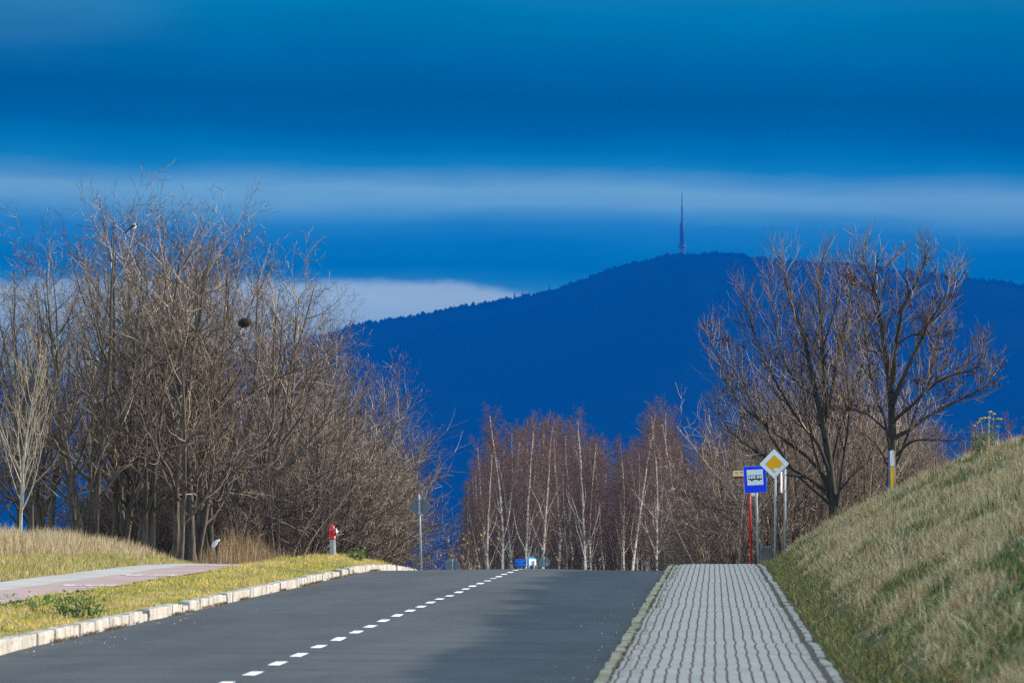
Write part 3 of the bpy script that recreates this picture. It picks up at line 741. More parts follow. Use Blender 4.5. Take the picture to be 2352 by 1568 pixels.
# u of the foot, distance, v of the top, prototype, label
left = [
    (-45, 134, 640, 0, 'bare tree at the picture edge behind the tall straw grass, left of the pale sapling'),
    (68, 131, 610, 2, 'thin-stemmed bare tree rising just right of the pale sapling'),
    (104, 133, 530, 4, 'bare tree with a slim dark stem, second to the right of the pale sapling'),
    (212, 130, 362, 1, 'tallest bare tree of the thicket, reaching highest into the pale cloud band'),
    (262, 134, 400, 3, 'many-stemmed bare tree close to the right of the tallest one'),
    (318, 137, 440, 5, 'bare tree below the perched magpie'),
    (346, 131, 450, 2, 'bare tree with a stout straight trunk where the straw grass ends'),
    (398, 130, 392, 0, 'stout dark-trunked bare tree standing left of the white plastic bag'),
    (438, 133, 410, 3, 'forked bare tree between the stout dark trunk and the white plastic bag'),
    (492, 136, 385, 4, 'bare tree rising behind the white plastic bag'),
    (545, 141, 440, 1, 'bare tree carrying the dark bird nest'),
    (592, 146, 510, 5, 'bare tree at the rear, right of the one with the nest'),
    (645, 150, 585, 2, 'sloping bare tree left of the red hydrant'),
    (700, 157, 615, 4, 'bare tree whose stem stands close left of the red hydrant'),
    (750, 164, 655, 0, 'bare tree directly behind the red hydrant'),
    (795, 172, 715, 3, 'bare tree behind the green weeds beside the hydrant'),
    (835, 182, 790, 5, 'lower bare tree right of the hydrant where the thicket slopes down'),
    (868, 194, 860, 1, 'small bare tree left of the grey diamond sign back'),
]
TWPTS = []
for u, y, vt_, k_, lab in left:
    x = (u - U0) * y / F; z = gz1(x, y); H = EYE - (vt_ - V0) * y / F - z; root, h, pts = broad[k_]
    sc = H / h; rz = rt.uniform(0, 6.28); tl = (rt.gauss(0, .02), R(2.5 + 3.0 * max(0, (u - 350) / 500)) + rt.gauss(0, .02))
    place(root, (x, y, z), rz, (sc * 0.92, sc * 0.92, sc), lab, 'tree', THG, tl)
    Mw = Matrix.LocRotScale(Vector((x, y, z)), Euler((tl[0], tl[1], rz)), Vector((sc * .92, sc * .92, sc)))
    if 200 < u < 620: TWPTS += [Mw @ p for p in pts]
for i in range(12):
    u = -30 + 72 * i + rt.uniform(-15, 15); y = 143 + 6 * max(0, (i - 7)) + rt.uniform(0, 8); x = (u - U0) * y / F; z = gz1(x, y)
    vtop = np.interp(u, [-40, 100, 220, 500, 600, 700, 800, 870, 950], [640, 545, 455, 455, 570, 660, 790, 930, 1010]); H = EYE - (vtop - V0) * y / F - z
    root, h, pts = broad[(i * 5 + 2) % 6]
    place(root, (x, y, z), rt.uniform(0, 6.28), H / h, 'leafless tree in the back rows of the roadside thicket, half hidden by those in front', 'tree', 'back row trees of the thicket', (0, R(2)))

# pale upright sapling at the far left
root, h, pts = make_tree('sapling', 301, POPLAR, 5.2, 0.05, ('pale_bark', 'pale_twig'), 1, 0.01)
y = 121; x = (42 - U0) * y / F; z = gz1(x, y)
place(root, (x, y, z), 0.4, (EYE - (735 - V0) * y / F - z) / h, 'slender pale sapling with upright fan of twigs at the far left', 'tree')

# shrub mass under and right of the thicket
shr = [make_shrub(400 + i, 3.4, 9, 0.75, 'shrub', bias=(0.45, 0, 0)) for i in range(4)]
for i in range(60):
    u = 430 + 440 * ((i * 0.618) % 1.0) ** 0.85 + rt.uniform(-6, 6)
    y = np.interp(u, [390, 560, 760, 870, 950, 1010], [136, 138, 142, 165, 200, 232]) + rt.uniform(0, 22)
    x = (u - U0) * y / F; z = gz1(x, y)
    vtop = np.interp(u, [390, 500, 620, 760, 850, 920, 1010], [1180, 1110, 930, 860, 1000, 1120, 1140]) + rt.uniform(-30, 120)
    H = max(1.2, EYE - (vtop - V0) * y / F - z); root, h = shr[i % 4]
    place(root, (x, y, z), rt.uniform(-0.7, 0.7), H / h, 'tangled leafless brown shrub at the foot of the roadside thicket', 'shrub', 'shrubs at the foot of the thicket')

dsc = [make_shrub(640 + i, 3.0, 12, 0.7, 'scrub') for i in range(3)]
for i in range(30):
    u = 120 + 330 * ((i * 0.618) % 1.0); y = 139 + 14 * ((i * 0.37) % 1.0); x = (u - U0) * y / F; z = gz1(x, y)
    H = max(1.0, EYE - (np.interp(u, [120, 200, 300, 450], [1180, 1130, 1080, 1060]) + rt.uniform(-50, 60) - V0) * y / F - z); root, h = dsc[i % 3]
    place(root, (x, y, z), rt.uniform(0, 6.28), (H / h * 1.1, H / h * 1.1, H / h), 'dark leafless undergrowth bush between the trunks of the roadside thicket', 'shrub', 'undergrowth between the thicket trunks')

# withered orange-leaved tree and bush by the grey sign backs
root, h, pts = make_tree('withered_tree', 320, dict(BROAD, bias=Vector((0.8, 0, -0.1)), n=[12, 8, 6, 0]), 5.0, 0.07, ('bark', 'twig'), 1, 0.25, leaves=(520, 0.055, 'orange_leaf'))
y = 236; x = (918 - U0) * y / F; z = gz1(x, y)
place(root, (x, y, z), 0.2, (EYE - (1030 - V0) * y / F - z) / h, 'small tree with rusty withered leaves spreading over the diamond sign back', 'tree', tilt=(0, R(12)))
root, h = make_shrub(331, 3.0, 6, 0.5, 'shrub', 'leafy_shrub'); y = 282; x = (1062 - U0) * y / F; z = gz1(x, y)
lp = [Vector((rt.gauss(0, .55), rt.gauss(0, .5), rt.uniform(0.3, 3.0))) for _ in range(240)]
link('withered_leaves', leafquads('withered_leaves', lp, 0.06, rt), M['orange_leaf'], root)
place(root, (x, y, z), 0, (EYE - (1195 - V0) * y / F - z) / h, 'low shrub dotted with orange leaves beside the larger round sign back', 'shrub')

# ---- birches beyond the crest
birch = [make_tree('birch_tree', 500 + i, BIRCH, 13.0, 0.082, ('birch', 'birch_twig'), (1, 1, 1, 1, 2)[i], 0.02, wf=0.30) for i in range(5)]
BG = 'birches in the front of the birch grove'
fb = [  # u foot, y, v top, proto, lean to the right (deg), label
    (1112, 352, 1150, 1, -7, 'short birch at the left end of the grove leaning left'),
    (1131, 345, 1040, 0, -9, 'left-leaning birch near the left end of the grove'),
    (1152, 350, 952, 3, -3, 'tallest white birch in the left part of the grove'),
    (1191, 356, 990, 2, -5, 'forked birch directly behind the left end of the blue board'),
    (1214, 348, 972, 0, -4, 'birch behind the middle of the blue board'),
    (1234, 343, 976, 1, -2.5, 'bright white birch just right of the blue board'),
    (1273, 360, 970, 3, -1.5, 'thin birch right of the small round sign back'),
    (1312, 358, 1000, 1, 2, 'thin upright birch in the middle of the grove'),
    (1341, 346, 963, 0, -6, 'birch leaning left in the middle of the grove'),
    (1356, 352, 1020, 4, 4, 'twin-stemmed birch beside the left-leaning one mid-grove'),
    (1392, 366, 1020, 1, -2, 'slim dim birch in the dip of the grove'),
    (1430, 362, 1060, 3, 0, 'low thin birch left of the tall straight one'),
    (1452, 346, 950, 1, 0, 'tall straight birch in the right part of the grove'),
    (1492, 352, 1085, 2, 3, 'short forked birch touching the brightest birch'),
    (1512, 342, 955, 3, -1, 'brightest and thickest white birch of the grove'),
    (1548, 360, 938, 0, -1, 'birch with the highest tip of the grove'),
    (1570, 356, 975, 1, 3, 'thin birch right of the brightest one'),
    (1612, 340, 1160, 3, -17, 'strongly slanting birch left of the footway'),
    (1622, 346, 1120, 0, -1, 'thin straight birch between two slanting ones'),
    (1642, 338, 1110, 1, -14, 'slanting white birch meeting the footway end'),
    (1656, 336, 1000, 3, -3, 'white birch left of the red bus stop post'),
]
for u, y, vt_, k_, ln, lab in fb:
    x = (u - U0) * y / F; z = gz1(x, y); H = (EYE - (vt_ - V0) * y / F - z) * 1.07; root, h, pts = birch[k_]
    place(root, (x, y, z), rt.uniform(0, 6.28), (H / h, H / h, H / h), lab, 'tree', BG, (0, R(ln)))
for i in range(26):
    u = 1115 + 540 * ((i * 0.618) % 1.0) + rt.uniform(-6, 6); y = rt.uniform(347, 368); x = (u - U0) * y / F; z = gz1(x, y)
    H = EYE - (rt.uniform(985, 1090) - V0) * y / F - z; root, h, pts = birch[i % 4]
    place(root, (x, y, z), rt.uniform(0, 6.28), (H / h * .7, H / h * .7, H / h), 'slender pale birch stem among the thicker front birches of the grove', 'tree', 'slender birches of the grove', (0, R(rt.gauss(-1, 3))))
# darker growth filling the grove behind them
bback = [make_tree('birch_tree', 540 + i, dict(BIRCH, n=[26, 12, 9, 0], rmin=0.0085), 12.0, 0.06, ('birch', 'birch_twig'), 2, 0.05) for i in range(3)]
nb = 0
for i in range(130):
    u = 1085 + 760 * ((i * 0.618034) % 1.0) + rt.uniform(-8, 8)
    if i >= 104: u = 1850 + 560 * ((i - 104) / 26.0)
    y = 352 + 105 * ((i * 0.414) % 1.0); x = (u - U0) * y / F; z = gz1(x, y)
    vtop = np.interp(u, [1080, 1130, 1260, 1300, 1380, 1430, 1500, 1560, 1640, 1800, 2000, 2200, 2400], [1110, 985, 965, 965, 1020, 1010, 972, 968, 1000, 985, 960, 965, 950]) + rt.uniform(-22, 45)
    H = EYE - (vtop - V0) * y / F - z; root, h, pts = bback[i % 3]
    place(root, (x, y, z), rt.uniform(0, 6.28), (H / h * 0.85, H / h * 0.85, H / h), 'thin reddish birch standing deep in the grove behind the front row', 'tree', 'birches in the back of the grove')

# brown scrub beyond the right-hand bank and low in the grove
scr = [make_shrub(600 + i, 3.2, 12, 0.8, 'scrub') for i in range(4)]
for i in range(170):
    if i < 110:
        u = 1630 + 560 * ((i * 0.618) % 1.0) ** 1.25; y = 178 + 70 * ((i * 0.37) % 1.0); vtop = np.interp(u, [1640, 1720, 1850, 2000, 2200], [1100, 1030, 1000, 990, 985]) + rt.uniform(-10, 130)
        lab = 'dense reddish brown scrub bush behind the bank and the road signs'; g = 'scrub behind the bank'
    else:
        u = 1080 + 600 * ((i * 0.618) % 1.0); y = 352 + 70 * ((i * 0.53) % 1.0); vtop = 1195 + rt.uniform(-60, 60)
        lab = 'dark brown undergrowth bush at the feet of the birches'; g = 'undergrowth of the birch grove'
    x = (u - U0) * y / F; z = gz1(x, y); H = max(1.0, EYE - (vtop - V0) * y / F - z); root, h = scr[i % 4]
    place(root, (x, y, z), rt.uniform(0, 6.28), (H / h * 1.1, H / h * 1.1, H / h), lab, 'shrub', g)

# ---- the two tall trees on the right bank, their limbs laid out one by one
def limb(px, y0, dy, rng, n=10):
    k = len(px); pts = []
    for i, (u, v) in enumerate(px):
        v = v if v > 660 else 660 - (660 - v) * 0.64; u = u if u < 2150 else 2150 + (u - 2150) * 0.86
        pts.append(P(u, v, y0 + dy * (i / (k - 1)) ** 1.2))
    out = []
    for i in range(k - 1):
        a = pts[max(i - 1, 0)]; b = pts[i]; c = pts[i + 1]; d = pts[min(i + 2, k - 1)]
        m = max(2, n // (k - 1))
        for j in range(m):
            t_ = j / m; out.append(0.5 * ((2 * b) + (c - a) * t_ + (2 * a - 5 * b + 4 * c - d) * t_ ** 2 + (3 * b - a - 3 * c + d) * t_ ** 3) + rv(rng) * 0.012)
    out.append(pts[-1]); return out

def traced_tree(name, seed, y0, limbs, label, leafcnt):
    rng = random.Random(seed); out = [[], [], [], []]
    base = P(limbs[0][0][0][0], limbs[0][0][0][1], y0); base.z -= 0.3
    S = dict(BROAD, n=[17, 12, 9, 0], len=[0.46, 0.31, 0.52, 0], ang=[44, 36, 36, 0], fall=[0.75, 0.85, 0.5, 0], trop=[0.03, 0.13, 0.20, 0.14], lo=[0.1, 0.15, 0.15, 0], gnarl=[0.05, 0.12, 0.13, 0.13], rmin=0.0042)
    for px, dy, ra, rb in limbs:
        pts = [p - base for p in limb(px, y0, dy, rng)]; n = len(pts) - 1
        rad = [ra + (rb - ra) * (i / n) ** 0.8 for i in range(n + 1)]
        out[0].append((pts, rad)); L = sum((a - b).length for a, b in zip(pts, pts[1:]))
        children(out, rng, pts, rad, min(L, 4.5), 1, S, lo=0.22, num=int(8 + L * 5.6))
    root = empty(name, base)
    link('trunk', tubes('trunk', out[0], 8), M['dark_bark'], root)
    link('crown', tubes('crown', out[2] + out[3], 3), M['twig'], root)
    src = [q[-1] for q, _ in out[2]] + [q[len(q) // 2] for q, _ in out[2]]
    src = [p for p in src if 0.35 < (p.z / 6.5) < 0.9] or src
    lp = []
    while len(lp) < leafcnt:
        q = rng.choice(src)
        for _ in range(rng.randint(3, 12)): lp.append(q + Vector((rng.gauss(0, .10), rng.gauss(0, .10), rng.gauss(-.05, .08))))
    link('withered_leaves', leafquads('withered_leaves', lp, 0.042, rng, flat=True), M['pod'], root)
    return tag(root, label, 'tree')

A = [([(1916, 1190), (1907, 1085), (1893, 990), (1896, 905), (1889, 790), (1884, 690), (1880, 620), (1897, 530)], 0.6, 0.125, 0.008),
     ([(1897, 1010), (1876, 915), (1858, 830), (1840, 758), (1817, 699), (1800, 600), (1790, 548)], 1.0, 0.085, 0.007),
     ([(1899, 960), (1913, 880), (1937, 783), (1952, 690), (1962, 600)], 1.4, 0.055, 0.006),
     ([(1910, 1105), (1880, 1020), (1822, 950), (1760, 830), (1722, 735), (1706, 668)], -0.8, 0.060, 0.006),
     ([(1912, 1125), (1850, 1045), (1760, 978), (1690, 915), (1650, 820), (1634, 760)], 1.4, 0.060, 0.006),
     ([(1912, 1135), (1800, 1065), (1740, 1040), (1672, 985), (1640, 930)], -1.4, 0.040, 0.005),
     ([(1908, 1090), (1925, 1000), (1960, 900), (1985, 820), (1990, 720)], 1.6, 0.045, 0.005),
     ([(1872, 905), (1830, 880), (1790, 800), (1775, 700), (1762, 600)], -1.0, 0.040, 0.005),
     ([(1890, 800), (1915, 720), (1925, 640), (1918, 560)], -0.8, 0.032, 0.005),
     ([(1912, 1150), (1860, 1100), (1800, 1090), (1740, 1085)], -0.6, 0.034, 0.005),
     ([(1914, 1150), (1950, 1100), (1990, 1060), (2020, 990)], -0.8, 0.036, 0.005),
     ([(1919, 1170), (1868, 1030), (1850, 920), (1838, 820), (1846, 700)], 0.9, 0.050, 0.005),
     ([(1921, 1168), (1938, 1040), (1950, 940), (1940, 830), (1948, 740)], -0.9, 0.045, 0.005),
     ([(1916, 1165), (1830, 1090), (1770, 1000), (1712, 900), (1690, 800)], 0.5, 0.042, 0.005)]
B = [([(2043, 1130), (2049, 1014), (2046, 909), (2040, 840), (2030, 800), (2023, 741), (2015, 686), (1999, 627), (1986, 580), (1979, 512)], 0.6, 0.120, 0.007),
     ([(2046, 900), (2058, 800), (2066, 740), (2082, 690), (2105, 640), (2125, 570), (2128, 535)], -0.8, 0.070, 0.006),
     ([(2048, 930), (2084, 846), (2110, 790), (2130, 745), (2168, 690), (2190, 640), (2200, 600)], 1.2, 0.070, 0.006),
     ([(2049, 1010), (2090, 985), (2150, 943), (2232, 909), (2290, 880), (2308, 845)], 0.8, 0.065, 0.006),
     ([(2049, 970), (2100, 925), (2150, 880), (2210, 858), (2262, 840), (2280, 775)], -1.2, 0.052, 0.006),
     ([(2050, 1050), (2076, 1027), (2108, 1008), (2170, 1012), (2220, 1010)], -0.8, 0.048, 0.006),
     ([(2040, 840), (2010, 810), (1975, 795), (1945, 780)], 0.8, 0.034, 0.005),
     ([(2018, 690), (1990, 665), (1960, 650), (1940, 600)], -0.7, 0.030, 0.005),
     ([(2047, 1000), (2000, 960), (1960, 940), (1930, 945)], -0.8, 0.034, 0.005),
     ([(2060, 790), (2100, 770), (2160, 770), (2200, 755)], 1.0, 0.032, 0.005),
     ([(2000, 630), (2030, 590), (2060, 550), (2078, 520)], 0.7, 0.025, 0.005),
     ([(2043, 1075), (2018, 1030), (1995, 1005), (1970, 990)], 0.8, 0.034, 0.005),
     ([(2050, 1085), (2085, 1000), (2120, 900), (2150, 790), (2170, 700)], 0.9, 0.046, 0.005),
     ([(2047, 1060), (2030, 960), (2000, 880), (1990, 780), (1968, 690)], -0.9, 0.040, 0.005)]
traced_tree('pod_tree', 901, 146, A, 'dark bare tree with withered pods behind the priority road sign, the left of the pair', 1500)
traced_tree('pod_tree', 902, 137, B, 'dark bare tree with withered pods behind the white and yellow marker, on the bank', 1700)
for i, (u, vt_) in enumerate(((1800, 880), (1850, 930), (1880, 960), (1940, 900), (1985, 870), (2010, 930), (1840, 1000), (1960, 980), (2080, 960), (2110, 980), (1770, 960), (1700, 940), (1735, 900), (1820, 840), (1870, 870), (1920, 850), (1955, 930), (1790, 930), (2035, 950), (1680, 1010))):
    y = 150 + 1.4 * i; x = (u - U0) * y / F; z = gz1(x, y); root, h = shr[(i + 1) % 4]; H = EYE - (vt_ - 45 - V0) * y / F - z
    place(root, (x, y, z), rt.uniform(0, 6.28), H / h, 'tall thin-stemmed leafless bush around the feet of the two dark trees', 'shrub', 'bushes below the two dark trees')

SHRUB0 = dict(SHRUB); SHRUB.update(gnarl=[0.07, 0.12, 0.16], trop=[0.05, 0.12, 0.10], ang=[30, 34, 0])
vsh = [make_shrub(660 + i, 4.5, 4, 0.30, 'shrub', 'sucker_bush') for i in range(3)]
for i, (u, vt_) in enumerate(((1700, 880), (1735, 800), (1768, 740), (1800, 800), (1832, 700), (1858, 770), (1925, 740), (1948, 690), (1975, 780), (2000, 740), (2018, 830), (2078, 860), (2120, 900), (1680, 960))):
    y = 147 + 1.1 * ((i * 5) % 14); x = (u - U0) * y / F; z = gz1(x, y); root, h = vsh[i % 3]; H = EYE - (vt_ - V0) * y / F - z
    place(root, (x, y, z), rt.uniform(0, 6.28), H / h, 'upright pale-stemmed bush growing up among the limbs of the two dark trees', 'shrub', 'upright bushes among the two dark trees')

# ------------------------------------------------------------------ grass
def blades(name, x, y, h, w_, col, rng, lean=0.35, zoff=0.0):
    n = len(x); z = gz(x, y) + zoff; a = rng.uniform(0, 2 * np.pi, n); la = rng.uniform(0, 2 * np.pi, n); lm = np.abs(rng.normal(0, lean, n)) * h
    b = np.stack([x, y, z - 0.02], 1); wv = np.stack([np.cos(a), np.sin(a), np.zeros(n)], 1) * (w_ * 0.5)[:, None]
    ld = np.stack([np.cos(la) * lm, np.sin(la) * lm, np.zeros(n)], 1)
    mid = b + ld * 0.35 + np.stack([np.zeros(n), np.zeros(n), h * 0.6], 1); tip = b + ld + np.stack([np.zeros(n), np.zeros(n), h], 1)
    V = np.stack([b - wv, b + wv, mid + wv * 0.8, mid - wv * 0.8, tip], 1).reshape(-1, 3); k_ = np.arange(n)[:, None] * 5
    return V, (k_ + np.array([[0, 1, 2, 3]])), (k_ + np.array([[3, 2, 4]])), np.repeat(col, 5, 0)

def join_blades(name, sets, m):
    V = []; Q = []; T = []; C = []; o = 0
    for v, q, t_, c in sets: V.append(v); Q.append(q + o); T.append(t_ + o); C.append(c); o += len(v)
    me = np_mesh(name, np.concatenate(V), np.concatenate(Q), np.concatenate(T), smooth=False, colors=np.concatenate(C))
    return tag(link(name, me, m), kind='stuff')

def pick(rng, n, cols, wts):
    wts = np.asarray(wts, float); wts = wts / wts.sum(1, keepdims=True); cum = np.cumsum(wts, 1); r = rng.random(n)[:, None]
    i = (r > cum).sum(1).clip(0, len(cols) - 1); return np.array(cols)[i] * rng.uniform(0.7, 1.3, n)[:, None]

g = np.random.default_rng(3)
STRAW, PALE, GREEN, DKGREEN, BROWN, YEL, GREY = (0.54, 0.375, 0.185), (0.66, 0.50, 0.30), (0.15, 0.19, 0.05), (0.055, 0.095, 0.028), (0.26, 0.12, 0.065), (0.44, 0.35, 0.09), (0.37, 0.32, 0.17)
# the bank
n = 420000
y = 23 + 117 * g.random(n) ** 0.95; x = 1.28 + (0.0545 * y + 2.6 - 1.28) * g.random(n)
cl = fbm(x * 2.2, y * 0.9, 81); keep = g.random(n) < np.clip((cl - 0.34) * 4.0, 0.12, 1) * np.clip((x - 1.2) / 0.5, 0.12, 1); x, y, cl = x[keep], y[keep], cl[keep]; n = len(x)
pt = 0.6 * fbm(x * 1.0, y * 0.4, 91) + 0.4 * fbm(x * 2.6, y * 1.1, 92); fine = fbm(x * 3.0, y * 1.2, 95)
gr = np.clip((pt - 0.46) * 11, 0, 1); top = np.clip((x - 5.0) / 2.0, 0, 1)  # top: yellower blades near the ridge, sunlight put into their colour
wt = np.stack([1.1 - 0.85 * gr + 0.4 * top, 0.9 - 0.75 * gr + 1.0 * (fine > 0.55) * (1 - gr), 0.16 + 1.1 * gr, 0.06 + 0.85 * gr, 0.32 + 0 * gr, 0.10 + 0.3 * top, 0.30 + 0 * gr], 1)
col = pick(g, n, [STRAW, PALE, GREEN, DKGREEN, BROWN, YEL, GREY], wt)
h = (0.06 + 0.14 * np.clip((cl - 0.3) * 2.2, 0, 1)) * g.uniform(0.5, 1.45, n) * (1 - 0.35 * gr) * np.clip((x - 1.1) / 0.8, 0.35, 1); h = np.where(x < 1.55, h * 0.6, h)
sets = [blades('b', x, y, h, 0.008 + 0.007 * g.random(n) + y * 0.00004, col, g, 0.60)]
n = 42000; y = 29 + 105 * g.random(n); x = 1.06 + np.abs(g.normal(0, .32, n)); k_ = fbm(x * 2.0, y * 0.6, 97) > 0.44; x, y = x[k_], y[k_]; n = len(x)
sets.append(blades('b', x, y, g.uniform(.03, .14, n), 0.007 + 0.007 * g.random(n), pick(g, n, [GREEN, DKGREEN, BROWN, YEL, STRAW], np.tile([.8, .8, .5, .35, .5], (n, 1))), g, 0.7))
n = 22000; y = 30 + 108 * g.random(n); x = 1.6 + (0.0545 * y + 1.0) * g.random(n) ** 0.9
k_ = (fbm(x * 1.2, y * 0.5, 99) > 0.50) & (0.6 * fbm(x * 1.0, y * 0.4, 91) + 0.4 * fbm(x * 2.6, y * 1.1, 92) < 0.47); x, y = x[k_], y[k_]; n = len(x)
sets.append(blades('b', x, y, g.uniform(0.18, 0.42, n), np.full(n, 0.008), pick(g, n, [PALE, STRAW, BROWN], np.tile([1, .8, .45], (n, 1))), g, 0.45))
join_blades('grass', sets, M['blade'])
# the verge between kerb and path
n = 120000; y = 50 + 82 * g.random(n); x = -9.42 + 2.14 * g.random(n); x = np.where(g.random(n) < 0.16, -7.40 + 0.22 * g.random(n) ** 1.6, x)
pt = fbm(x * 0.9, y * 0.30, 111); pt2 = fbm(x * 2.5, y * 0.9, 113); gr = np.clip((pt - 0.48) * 8, 0, 1)
wt = np.stack([0.8 - 0.45 * gr, 0.6 - .4 * gr, 0.10 + 0.7 * gr, 0.03 + .12 * gr, 0.08 + 0 * gr, 0.9 - 0.2 * gr], 1)
col = pick(g, n, [(0.56, 0.42, 0.15), (0.58, 0.46, 0.25), (0.21, 0.27, 0.045), DKGREEN, BROWN, (0.56, 0.42, 0.065)], wt)
sets = [blades('b', x, y, (0.025 + 0.085 * np.clip((pt2 - .3) * 2, 0, 1) ** 1.5) * g.uniform(0.5, 1.5, n), 0.008 + 0.006 * g.random(n), col, g, 0.6)]
# beyond the path
n = 60000; y = 84 + 48 * g.random(n); x = -11.68 - 5.8 * g.random(n); pt = fbm(x * .8, y * .35, 121); gr = np.clip((pt - .5) * 5, 0, 1)
col = pick(g, n, [(0.44, 0.34, 0.14), (0.46, 0.38, 0.22), (0.15, 0.21, 0.04), BROWN, (0.40, 0.33, 0.07)], np.stack([.7 - .3 * gr, .5 - .3 * gr, .12 + .6 * gr, .1 + 0 * gr, .7 + 0 * gr], 1))
sets.append(blades('b', x, y, (0.06 + 0.10 * pt) * g.uniform(.6, 1.5, n), 0.010 + 0.006 * g.random(n), col, g, 0.5))
join_blades('verge_grass', sets, M['blade'])
# tall straw grass in front of the thicket
n = 26000; y = 108 + 22 * g.random(n); x = -12.15 - 4.6 * g.random(n) ** 0.85
edge = np.interp(y, [108, 114, 122, 130], [-13.9, -12.9, -12.35, -12.2]); k_ = x < edge + 0.4 * (fbm(y * .5, x * .5, 3) - .5); x, y, edge = x[k_], y[k_], edge[k_]; n = len(x)
hh = (0.14 + 0.30 * np.clip((edge - x) / 0.9, 0, 1)) * g.uniform(0.45, 1.2, n) * (0.55 + 0.9 * fbm(x * 1.1, y * .6, 7))
col = pick(g, n, [(0.46, 0.36, 0.21), (0.40, 0.29, 0.15), BROWN, (0.50, 0.43, 0.30)], np.tile([1, .7, .2, .5], (n, 1)))
join_blades('tall_grass', [blades('b', x, y, hh, 0.010 + .008 * g.random(n), col, g, 0.22)], M['blade'])
# rust-brown dead stalks below the plastic bag
n = 1500; y = 128 + 12 * g.random(n); x = (g.uniform(440, 690, n) - U0) * y / F
hh = np.interp(x * F / y + U0, [440, 480, 530, 600, 690], [.2, .45, .75, .55, .2]) * g.uniform(.25, 1.5, n)
join_blades('dry_stalks', [blades('b', x, y, hh, .009 + .006 * g.random(n), pick(g, n, [(.30, .19, .10), (.20, .12, .065), (.38, .27, .15)], np.tile([1, .7, .5], (n, 1))), g, .2)], M['blade'])
# weeds along the kerb foot on the right
n = 2600; y = 44 + 84 * g.random(n); k_ = fbm(y * 1.3, y * 0, 131) > 0.55; y = y[k_]; n = len(y); x = -0.955 + g.normal(0, .02, n)
V, Q, T, C = blades('b', x, y, g.uniform(.02, .09, n), np.full(n, .006), pick(g, n, [DKGREEN, GREEN, BROWN], np.tile([.7, .6, 1.], (n, 1))), g, 1.2, 0.06)
n2 = 3600; y2 = 44 + 84 * g.random(n2); k_ = fbm(y2 * .8, y2 * 0, 137) > 0.50; y2 = y2[k_]; n2 = len(y2); x2 = g.choice([-0.84, -0.735, 0.92], n2, p=[.5, .2, .3]) + g.normal(0, .012, n2)
s2 = blades('b', x2, y2, g.uniform(.01, .045, n2), np.full(n2, .006), pick(g, n2, [DKGREEN, GREEN, BROWN], np.tile([.8, .6, .9], (n2, 1))), g, .8, 0.085)
n3 = 5200; y3 = 48 + 72 * g.random(n3); k_ = fbm(y3 * 0.9, y3 * 0, 139) > 0.50; y3 = y3[k_]; n3 = len(y3); x3 = -7.10 + np.abs(g.normal(0, .035, n3))
s3 = blades('b', x3, y3, g.uniform(.008, .05, n3), np.full(n3, .008), pick(g, n3, [(.10, .055, .03), (.17, .10, .05), (.2, .17, .05)], np.tile([1., .7, .35], (n3, 1))), g, 1.3, 0.06)
join_blades('kerb_weeds', [(V, Q, T, C), s2, s3], M['blade'])

# crumbs of glass and grit on the carriageway
n = 130; half = g.random(n) < 0.5
y = np.where(half, 56 + 24 * g.random(n) ** 1.4, 48 + 36 * g.random(n)); x = np.where(half, -7.05 + np.abs(g.normal(0, .35, n)), -1.08 - np.abs(g.normal(0, .25, n)))
s_ = g.uniform(.004, .010, n); zz = road_z(x, y); ang = g.uniform(0, 6.28, n)
tet = np.array([[1, 0, 0], [-.5, .87, 0], [-.5, -.87, 0], [0, 0, 1.2]])
V = (np.stack([x, y, zz], 1)[:, None, :] + tet[None] * s_[:, None, None]).reshape(-1, 3); i = np.arange(n)[:, None] * 4
T = np.concatenate([i + np.array([[0, 1, 3]]), i + np.array([[1, 2, 3]]), i + np.array([[2, 0, 3]])])
cc = pick(g, n, [(.7, .75, .78), (.05, .045, .04), (.3, .27, .24)], np.tile([1, .9, .5], (n, 1)))
tag(link('grit', np_mesh('grit', V, tris=T, smooth=False, colors=np.repeat(cc, 4, 0)), tint_mat('grit', .5, 0)), kind='stuff')

# leafy green weeds, each a plant of its own
def weed(u, y, n, spread, hgt, cols, label, name='weed', size=0.024, dx=0):
    rng = random.Random(int(u * 7 + y)); x = (u - U0) * y / F; z = gz1(x, y); root = empty(name, (x, y, z))
    polys = []; lp = []
    for _ in range(max(4, n // 16)):
        a = rng.uniform(0, 6.28); r = spread * math.sqrt(rng.random()); top_ = Vector((math.cos(a) * r, math.sin(a) * r, hgt * rng.uniform(.4, 1.0)))
        st = Vector((top_.x * .6, top_.y * .6, -0.03)); polys.append(([st, st.lerp(top_, .5) + rv(rng) * .02, top_], [.005, .004, .002]))
        for _ in range(16): f = rng.uniform(.25, 1.05); lp.append(st.lerp(top_, f) + rv(rng) * 0.035)
    link('stems', tubes('stems', polys, 4), M['shrub'], root)
    link('leaves', leafquads('leaves', lp, size, rng, cols), M['leafy'], root)
    return tag(root, label, 'plant')
GG = [(0.045, 0.11, 0.02), (0.08, 0.17, 0.03), (0.14, 0.23, 0.04)]
weed(178, 66.5, 460, 0.36, 0.36, GG, 'bushy dark green weed on the verge above the pale kerb')
weed(70, 69.5, 240, 0.55, 0.19, GG, 'broad low green weed left of the bushy one on the verge')
weed(22, 70.5, 110, 0.28, 0.17, GG, 'small green weed at the left picture edge on the verge')
weed(118, 74.5, 160, 0.5, 0.14, GG, 'flat dark green weed patch beside the pink path edge')
weed(818, 123, 260, 0.20, 0.24, GG, 'leafy green weed right of the red hydrant', size=.032)
weed(795, 112, 200, 0.17, 0.14, [(.09, .20, .03), (.13, .26, .04)], 'bright green weed on the grass below the hydrant', size=.03)
